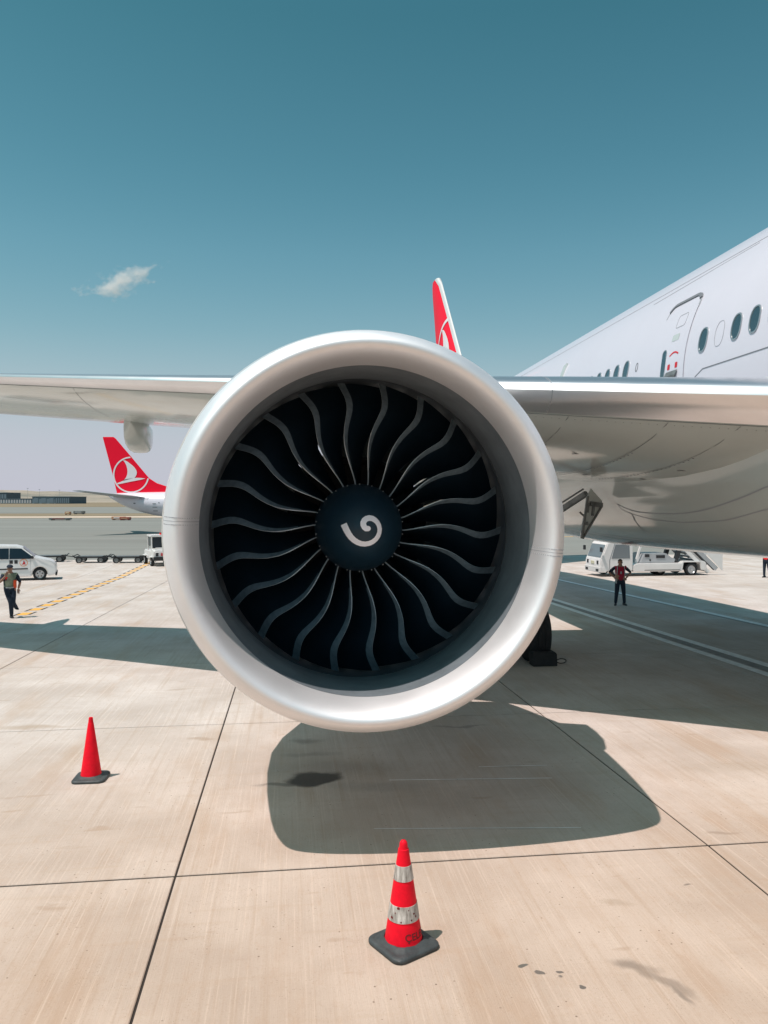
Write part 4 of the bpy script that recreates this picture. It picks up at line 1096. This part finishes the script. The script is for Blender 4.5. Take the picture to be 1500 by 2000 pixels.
def stand(hip=.95, L=(-.08, -.02), R=(.07, .0), le_=None, lw=None, re_=None, rw=None, tor='maroon', arm='navy'):
    J = {'pelvis': ((0, 0, hip), (.155, .11)), 'waist': ((0, 0, hip+.16), (.15, .11)), 'chest': ((0, 0, 1.30), (.17, .12)), 'neckb': ((0, .01, 1.45), (.11, .08)), 'neck': ((0, 0, 1.51), .055), 'head': ((0, -.01, 1.60), (.072, .082)), 'crown': ((0, 0, 1.69), (.066, .078)),
         'hipL': ((-.09, 0, hip-.07), .095), 'kneeL': ((-.09+L[0]*.5, -.03, .52), .065), 'ankL': ((-.09+L[0], L[1], .055), .048),
         'hipR': ((.09, 0, hip-.07), .095), 'kneeR': ((.09+R[0]*.5, -.03, .52), .065), 'ankR': ((.09+R[0], R[1], .055), .048),
         'shL': ((-.19, 0, 1.41), .062), 'slL': (tuple((Vector((-.19, 0, 1.41))+Vector(le_)*1)/2), .058), 'elL': (le_, .043), 'wrL': (lw, .030),
         'shR': ((.19, 0, 1.41), .062), 'slR': (tuple((Vector((.19, 0, 1.41))+Vector(re_)*1)/2), .058), 'elR': (re_, .043), 'wrR': (rw, .030)}
    SG = [('pelvis', 'waist', tor), ('waist', 'chest', tor), ('chest', 'neckb', tor), ('neckb', 'neck', 'skin'), ('neck', 'head', 'skin'), ('head', 'crown', 'skin'),
          ('pelvis', 'hipL', 'navy'), ('hipL', 'kneeL', 'navy'), ('kneeL', 'ankL', 'navy'), ('pelvis', 'hipR', 'navy'), ('hipR', 'kneeR', 'navy'), ('kneeR', 'ankR', 'navy'),
          ('chest', 'shL', tor), ('shL', 'slL', arm), ('slL', 'elL', arm), ('elL', 'wrL', 'skin'), ('chest', 'shR', tor), ('shR', 'slR', arm), ('slR', 'elR', arm), ('elR', 'wrR', 'skin')]
    return J, SG
J, SG = stand(le_=(-.40, .06, 1.22), lw=(-.20, -.06, 1.02), re_=(.40, .06, 1.22), rw=(.20, -.06, 1.02))
def ex1(r, k, J):
    head_bits(r, k, J['head'][0])
    hand(r, k, J['wrL'][0], (.35, .1, -.5), -1); hand(r, k, J['wrR'][0], (-.35, .1, -.5), 1)
    shoe(r, k, (-.17, -.02, 0), -.3); shoe(r, k, (.16, 0, 0), .3)
    MB().box((-.025*k, -.14*k, 1.18*k), (.03*k, -.13*k, 1.27*k)).build('badge', 'greycloth', r)
    for s in (-1, 1): MB().bar((s*.125*k, -.115*k, 1.46*k), (s*.15*k, -.125*k, 1.15*k), .03*k, .012*k, up=(0, 1, 0)).build('shoulder_trim', 'greycloth', r)
    MB().box((-.20*k, -.12*k, .82*k), (-.14*k, -.08*k, 1.0*k)).build('holster', 'greycloth', r, bevel=.01)
person(1211, 1182, 1.70, rad(-4), J, SG, 'man in a crimson polo and dark trousers standing with hands on hips in the shade', ex1)
# walker at the left edge
J, SG = stand(le_=(-.30, -.12, 1.18), lw=(-.12, -.26, 1.40), re_=(.30, .03, 1.14), rw=(.24, -.05, .93), tor='hiviz', arm='navy', L=(.12, .0), R=(.05, .0))
J['kneeL'] = ((.02, -.14, .53), .068); J['ankL'] = ((.04, .02, .055), .05); J['kneeR'] = ((.08, -.10, .50), .066); J['ankR'] = ((.20, .255, .27), .05)
def ex2(r, k, J):
    head_bits(r, k, J['head'][0], cap='navy'); hand(r, k, J['wrL'][0], (.2, -.1, .6), -1); hand(r, k, J['wrR'][0], (0, -.1, -.6), 1)
    shoe(r, k, (.04, 0, 0), .2); s_ = shoe(r, k, (.20, .24, .24), .2)
    MB().box((.10*k, -.13*k, .98*k), (.19*k, -.06*k, 1.24*k)).build('vest_panel', 'orange', r, bevel=.01)
    MB().add([(-.15*k, -.145*k, 1.38*k), (-.06*k, -.148*k, 1.33*k), (-.13*k, -.146*k, 1.24*k)], [(0,1,2)]).build('red_patch', 'redcloth', r)
    MB().lathe([(.98*k, .165*k), (1.02*k, .168*k)], n=20).build('reflective_stripe', 'greycloth', r)
    MB().box((.0, -.06*k, .2*k), (.035*k, -.055*k, .36*k)).build('reflective_tab', 'greycloth', r)
person(20, 1207, 1.74, rad(28), J, SG, 'ground worker in a dull green vest and dark cap walking at the left edge', ex2)
J, SG = stand(le_=(-.27, -.10, 1.15), lw=(-.08, -.28, 1.14), re_=(.27, -.1, 1.15), rw=(.06, -.28, 1.1), tor='redcloth', arm='redcloth', L=(-.02, -.02), R=(.08, .05))
def ex3(r, k, J):
    head_bits(r, k, J['head'][0]); hand(r, k, J['wrL'][0], (.6, -.2, 0), -1); hand(r, k, J['wrR'][0], (-.6, -.2, 0), 1); shoe(r, k, (-.11, 0, 0), -.2); shoe(r, k, (.17, .05, 0), .2)
    MB().lathe([(1.12*k, .155*k), (1.16*k, .16*k)], n=20).build('reflective_stripe', 'hiviz', r)
person(1497, 1128, 1.74, rad(-50), J, SG, 'worker in a bright red jacket at the right edge under the fuselage', ex3)

# ------------------------------------------------------------------ vehicles
def road_wheel(r, x, y, R_, w, parent, rimm='rim', spokes=True):
    m_ = MB(); m_.lathe([(-w/2*.6, R_*.62), (-w/2, R_*.7), (-w/2, R_*.9), (-w/2*.8, R_), (w/2*.8, R_), (w/2, R_*.9), (w/2, R_*.7), (w/2*.6, R_*.62)], (0, 0, 0), 'y', 28)
    t = m_.build('wheel', 'tyre', parent, smooth=40); t.location = (x, y, R_)
    m_ = MB(); m_.lathe([(-w/2*.75, 0.001), (-w/2*.8, R_*.16), (-w/2*.5, R_*.2), (-w/2*.45, R_*.55), (-w/2*.75, R_*.64), (w/2*.75, R_*.64), (w/2*.5, R_*.5), (w/2*.5, .001)], (0, 0, 0), 'y', 28); m_.build('rim', rimm, t, smooth=35)
    if spokes:
        for k in range(5):
            a = 2*pi*k/5+.3; m_ = MB(); m_.bar((cos(a)*R_*.3, -w*.32, sin(a)*R_*.3), (cos(a)*R_*.45, -w*.32, sin(a)*R_*.45), R_*.2, .02, up=(0, 1, 0)); m_.build('wheel_slot', 'vdark', t)
    return t
# van: x forward to the right, near side faces the camera
vg = G(106, 1131); VY = rad(22)
van = empty('parked_van', (vg.x-.02, vg.y+.4, gz(vg.x, vg.y)), VY, 'small white passenger van with side emblem at the left edge of the photo', 'van')
def arch(xc, R_, z0, n=8): return [(xc+R_*cos(pi*i/n), max(z0, .33+R_*sin(pi*i/n))) for i in range(n+1)]
prof = [(-.02, .30), (-.0, .62), (-.10, .86), (-.25, 1.00), (-.80, 1.13), (-1.02, 1.20), (-1.62, 1.70), (-1.95, 1.80), (-3.0, 1.84), (-4.1, 1.80), (-4.3, 1.60), (-4.40, 1.0), (-4.38, .30)]
bot = [(-3.86, .22)]+[(-3.5-.36*cos(pi*i/8), .33+.38*sin(pi*i/8)) for i in range(9)]+[(-3.14, .22), (-1.16, .22)]+[(-.80-.36*cos(pi*i/8), .33+.38*sin(pi*i/8)) for i in range(9)]+[(-.44, .22)]
def taper(x, y, z):
    f = 1-.16*max(0, (z-1.12)/.7)-.10*max(0, (x+.6)/.6)**2; return (x, y*f, z)
MB().prism(prof+bot, -.90, .90, f=taper).build('body', 'vwhite', van, bevel=.05, smooth=40)
def vside(poly, off=.012, side=-1):
    vs = []
    for x, z in poly:
        X_, Y_, Z_ = taper(x, side*(.90+off), z); vs.append((X_, Y_, Z_))
    n = len(vs); return MB().add(vs+[(a, b-side*.02, c) for a, b, c in vs], [tuple(range(n)), tuple(range(2*n-1, n-1, -1))]+[(i, (i+1) % n, n+(i+1) % n, n+i) for i in range(n)])
for sd in (-1, 1):
    vside([(-1.24, 1.13), (-1.10, 1.20), (-1.66, 1.66), (-2.20, 1.68), (-2.20, 1.14)], side=sd).build('window', 'vglass', van)
    vside([(-2.24, 1.14), (-2.24, 1.68), (-3.10, 1.68), (-3.10, 1.15)], side=sd).build('window', 'vglass', van)
    vside([(-3.14, 1.15), (-3.14, 1.68), (-3.95, 1.66), (-4.02, 1.25), (-3.9, 1.17)], side=sd).build('window', 'vglass', van)
    vside([(-1.36, .60), (-1.36, .66), (-2.95, .66), (-2.95, .60)], .02, sd).build('rub_strip', 'vdark', van)
    vside([(-3.1, 1.0), (-3.1, 1.03), (-4.2, 1.03), (-4.2, 1.0)], .006, sd).build('door_rail', 'vgrey', van)
    for x_ in (-1.25, -2.22, -3.12): vside([(x_, .3), (x_+.012, .3), (x_+.012, 1.12), (x_, 1.12)], .004, sd).build('door_seam', 'seam2', van)
    MB().box((-1.22, sd*.90, 1.14), (-1.08, sd*1.06, 1.28)).build('mirror', 'vdark', van, bevel=.02)
    vside([(-.02, .55), (-.03, .78), (-.38, .95), (-.40, .85)], -.085, sd).build('headlight', 'lamp', van)
MB().add([(-1.07, -.72, 1.21), (-1.07, .72, 1.21), (-1.62, .66, 1.71), (-1.62, -.66, 1.71)], [(0,1,2,3)]).build('windscreen', 'vglass', van).location = (.02, 0, .02)
MB().box((-.08, -.80, .22), (.02, .80, .42)).build('bumper', 'vdark', van, bevel=.03)
for x_ in (-.80, -3.5):
    for sd in (-1, 1):
        t = road_wheel(None, x_, sd*.78, .325, .2, van)
        MB().box((x_-.37, -.6, .3), (x_+.37, .6, .75)).build('wheel_well', 'vdark', van) if sd == 1 else None
for x_ in (-1.98, -2.20): vside([(x_, .90), (x_+.15, .90), (x_+.15, 1.08), (x_, 1.08)], .006).build('door_mark', 'vdark', van)
def vq(u, z): X_, Y_, Z_ = taper(u, -.912, z); return Vector((X_, Y_, Z_))
rg = MB(); rg.grid([[vq(-1.55+R_*cos(2*pi*i/24), .94+R_*sin(2*pi*i/24)) for R_ in (.165, .19)] for i in range(25)]); rg.build('emblem_ring', 'amber', van)
emb = MB(); emb.add([vq(*p) for p in ((-1.55, 1.06), (-1.50, .98), (-1.48, .90), (-1.45, .86), (-1.64, .84), (-1.58, .92))], [(0,1,2,3,4,5)]); emb.build('emblem_bird', 'vred', van)
# baggage tractor, three quarter front view
tg = G(300, 1104); tr = empty('baggage_tractor', (tg.x+.15, tg.y+.6, tg.z), rad(-62), 'white airport baggage tractor with a red roof beacon, left of the engine', 'tractor')
m_ = MB(); m_.prism([(1.55, .38), (1.6, .95), (1.5, 1.05), (.70, 1.10), (.70, .95), (-1.5, .95), (-1.55, .80), (-1.5, .38)], -.62, .62); m_.build('body', 'vwhite', tr, bevel=.05, smooth=40)
m_ = MB()
for x_ in (.72, -.42):
    for y_ in (-.58, .58): m_.bar((x_, y_, .95), (x_-.05, y_, 1.82), .08, .08)
m_.box((-.55, -.64, 1.82), (.78, .64, 1.94)); m_.build('cab', 'vwhite', tr, bevel=.02)
MB().box((.66, -.52, 1.12), (.69, .52, 1.80)).build('windscreen', 'vglass', tr)
for sd in (-1, 1): MB().box((-.36, sd*.57-.01, 1.25), (.60, sd*.57+.01, 1.80)).build('side_window', 'vglass', tr)
MB().box((-.42, -.52, 1.2), (-.40, .52, 1.8)).build('rear_window', 'vglass', tr)
MB().box((1.56, -.66, .36), (1.68, .66, .60)).build('bumper', 'vdark', tr, bevel=.02)
MB().box((1.60, -.18, .66), (1.63, .30, .84)).build('red_plate', 'vred', tr); MB().box((1.55, -.50, .64), (1.60, -.34, .86)).build('headlight', 'vdark', tr); MB().box((1.55, .36, .64), (1.60, .52, .86)).build('headlight', 'vdark', tr)
m_ = MB(); m_.tube((1.5, -.5, 1.15), (1.5, .5, 1.15), .03); m_.tube((1.5, -.5, 1.15), (1.5, -.5, .98), .03); m_.tube((1.5, .5, 1.15), (1.5, .5, .98), .03); m_.build('guard_rail', 'vwhite', tr)
m_ = MB(); m_.tube((.1, .1, 1.94), (.1, .1, 2.06), .07, .05); m_.build('beacon', 'redcloth', tr)
MB().box((-.35, -.3, .95), (.1, .3, 1.35)).build('seat', 'vdark', tr, bevel=.04)
for x_ in (1.0, -1.05):
    for sd in (-1, 1): road_wheel(None, x_, sd*.62, .27, .2, tr, spokes=False); MB().box((x_-.34, sd*.62-.14, .55), (x_+.34, sd*.62+.14, .62)).build('mudguard', 'vwhite', tr, bevel=.02)
# baggage dollies
def dolly():
    d = empty('baggage_dolly', (0, 0, 0), 0, 'x', 'baggage dolly', 'empty baggage dollies in a row')
    m_ = MB()
    for y_ in (-.6, .6): m_.bar((-1.05, y_, .44), (1.05, y_, .44), .10, .10)
    for x_ in (-1.05, -.35, .35, 1.05): m_.bar((x_, -.6, .44), (x_, .6, .44), .08, .10)
    m_.build('frame', 'vdark', d)
    MB().box((-.8, -.5, .495), (.8, .5, .52)).build('deck', 'gear', d)
    for x_ in (-1.05, 1.05): m2 = MB(); m2.bar((x_, -.6, .5), (x_+.15*math.copysign(1, x_), -.6, .60), .05, .05); m2.bar((x_, .6, .5), (x_+.15*math.copysign(1, x_), .6, .60), .05, .05); m2.bar((x_+.15*math.copysign(1, x_), -.6, .5), (x_+.15*math.copysign(1, x_), .6, .6), .05, .05); m2.build('end_stop', 'vdark', d)
    m2 = MB(); m2.bar((1.1, 0, .45), (1.95, 0, .30), .06, .06); m2.build('drawbar', 'vdark', d)
    for x_ in (-.75, .75):
        for sd in (-1, 1): road_wheel(None, x_, sd*.58, .24, .14, d, rimm='gear', spokes=False)
    return d
d0 = dolly()
for i, (px, lb) in enumerate(((180, 'second empty low baggage dolly behind the tractor, nearer the van'), (251, 'empty low baggage dolly hitched right behind the white tractor'), (98, 'last dark baggage dolly of the train, half hidden behind the van bonnet'))):
    dd_ = d0 if i == 0 else copy_tree(d0); dd_['label'] = lb; dd_.scale = (.92, .92, .86)
    g = G(px, 1098.5-(1.5 if i == 2 else 0)); dd_.location = g; dd_.rotation_euler = (0, 0, rad(6+3*i))

# passenger stairs truck, cab to the left
kg = G(1168, 1127); sx0, sy0 = kg.x, kg.y+1.0
st = empty('stairs_truck', (sx0, sy0, gz(sx0, sy0)), rad(9), 'white passenger stairs truck parked beyond the fuselage at the right', 'truck')
cab = MB(); cab.prism([(0, .30), (-.02, .86), (.04, .98), (.38, 1.78), (.50, 1.86), (1.75, 1.86), (1.85, 1.80), (1.85, .30)], -.95, .95); cabo = cab.build('cab', 'vwhite', st, bevel=.05, smooth=40)
MB().prism([(.085, 1.03), (.352, 1.70), (.337, 1.705), (.07, 1.035)], -.82, .82).build('windscreen', 'tglass', st, shift=(.025, 0, -.012))
for sd in (-1, 1):
    MB().prism([(.62, .98), (.84, 1.73), (1.62, 1.73), (1.66, .98)], sd*.93, sd*.965).build('side_window', 'tglass', st)
    MB().prism([(.50, .4), (.50, .90), (.80, 1.79), (.82, 1.79), (.53, .90), (.53, .4)], sd*.935, sd*.958).build('door_seam', 'seam', st)
    MB().box((-.06, sd*.98, 1.35), (.02, sd*1.16, 1.60)).build('mirror', 'vdark', st); 
    MB().box((-.03, sd*.62-.10, .68), (.01, sd*.62+.10, .86)).build('headlight', 'vdark', st)
    MB().box((-.08, sd*.66-.14, .30), (-.04, sd*.66+.14, .42)).build('tow_eye', 'vdark', st)
MB().box((-.05, -.97, .24), (.35, .97, .54)).build('bumper', 'vwhite', st, bevel=.03); MB().box((-.035, -.2, .66), (.005, .2, .82)).build('number_plate', 'plate', st)
m_ = MB(); m_.prism([(1.87, .26), (1.87, .62), (2.1, .70), (4.6, .70), (4.72, .80), (5.95, .80), (6.1, .70), (6.1, .30), (5.80, .30), (5.72, .73), (4.78, .73), (4.70, .26)], -.95, .95); m_.build('chassis', 'vwhite', st, bevel=.03, smooth=40)
MB().box((2.5, -.975, .36), (4.55, -.952, .62)).build('side_locker', 'vwhite', st, bevel=.01); MB().box((2.5, -.985, .33), (4.55, -.955, .355)).build('locker_rail', 'gear', st)
MB().box((4.8, -.6, .30), (5.7, .6, .72)).build('wheel_well', 'vdark', st)
m_ = MB(); m_.prism([(2.35, .703), (2.6, 1.22), (3.9, 1.22), (4.2, .98), (4.6, .86), (4.6, .703)], -.7, .55); m_.build('engine_cover', 'vgrey', st, bevel=.03)
MB().box((3.3, -.72, .96), (3.8, -.70, 1.12)).build('vent', 'vdark', st); MB().box((2.65, -.72, 1.02), (2.90, -.70, 1.18)).build('vent', 'vdark', st)
m_ = MB(); m_.tube((2.95, -.705, .86), (2.95, -.72, .86), .05); m_.build('filler_cap', 'vdark', st)
for x_ in (.95, 5.25):
    for sd in (-1, 1): road_wheel(None, x_, sd*.80, .34, .26, st, spokes=False)
for sd in (-1, 1): road_wheel(None, 3.75, sd*.25, .33, .2, st, spokes=False)
# stair flight rising towards the cab
A_, B_ = Vector((6.35, 0, .16)), Vector((2.3, 0, 3.88))
for sd in (-1, 1):
    m_ = MB(); m_.bar(A_+Vector((0, sd*.72, 0)), B_+Vector((0, sd*.72, 0)), .08, .20); m_.build('stringer', 'vwhite', st)
    m_ = MB(); m_.bar(A_+Vector((.30, sd*.75, .12)), B_+Vector((.30, sd*.75, .12)), .03, .05); m_.build('rubber_edge', 'vdark', st)
    m_ = MB(); m_.bar(A_+Vector((.48, sd*.74, .16)), B_+Vector((.48, sd*.74, .16)), .03, .24); m_.build('side_panel', 'vgrey', st)
    m_ = MB(); m_.tube(A_+Vector((.78, sd*.70, .30)), B_+Vector((.78, sd*.70, .30)), .035); m_.build('handrail', 'vdark', st)
    MB().bar((2.15, sd*.6, .7), (2.7, sd*.6, 2.4), .10, .10).build('support_strut', 'vwhite', st); MB().bar((4.45, sd*.6, .7), (4.75, sd*.6, 1.65), .20, .20).build('lift_ram', 'vdark', st)
    MB().prism([(7.16, .22), (7.16, 1.22), (7.05, 1.30), (5.9, 1.48)], sd*.76, sd*.785).build('tail_panel', 'vwhite', st)
for k in range(20):
    p = A_+(B_-A_)*(k+.5)/20; MB().box((p.x-.13, -.68, p.z-.03), (p.x+.15, .68, p.z+.05)).build('tread', 'step', st)
MB().box((-.2, -.8, 3.86), (2.35, .8, 3.94)).build('platform', 'vgrey', st)
for sd in (-1, 1): 
    m_ = MB(); m_.tube((-.2, sd*.78, 4.95), (2.3, sd*.78, 4.95), .03)
    for x_ in (-.2, 1.0, 2.3): m_.tube((x_, sd*.78, 3.94), (x_, sd*.78, 4.95), .025)
    m_.build('platform_rail', 'gear', st)

for o in list(S.objects):
    if o.type == 'MESH' and not o.parent and not o.get('label') and not o.get('kind'): print('UNTAGGED', o.name)
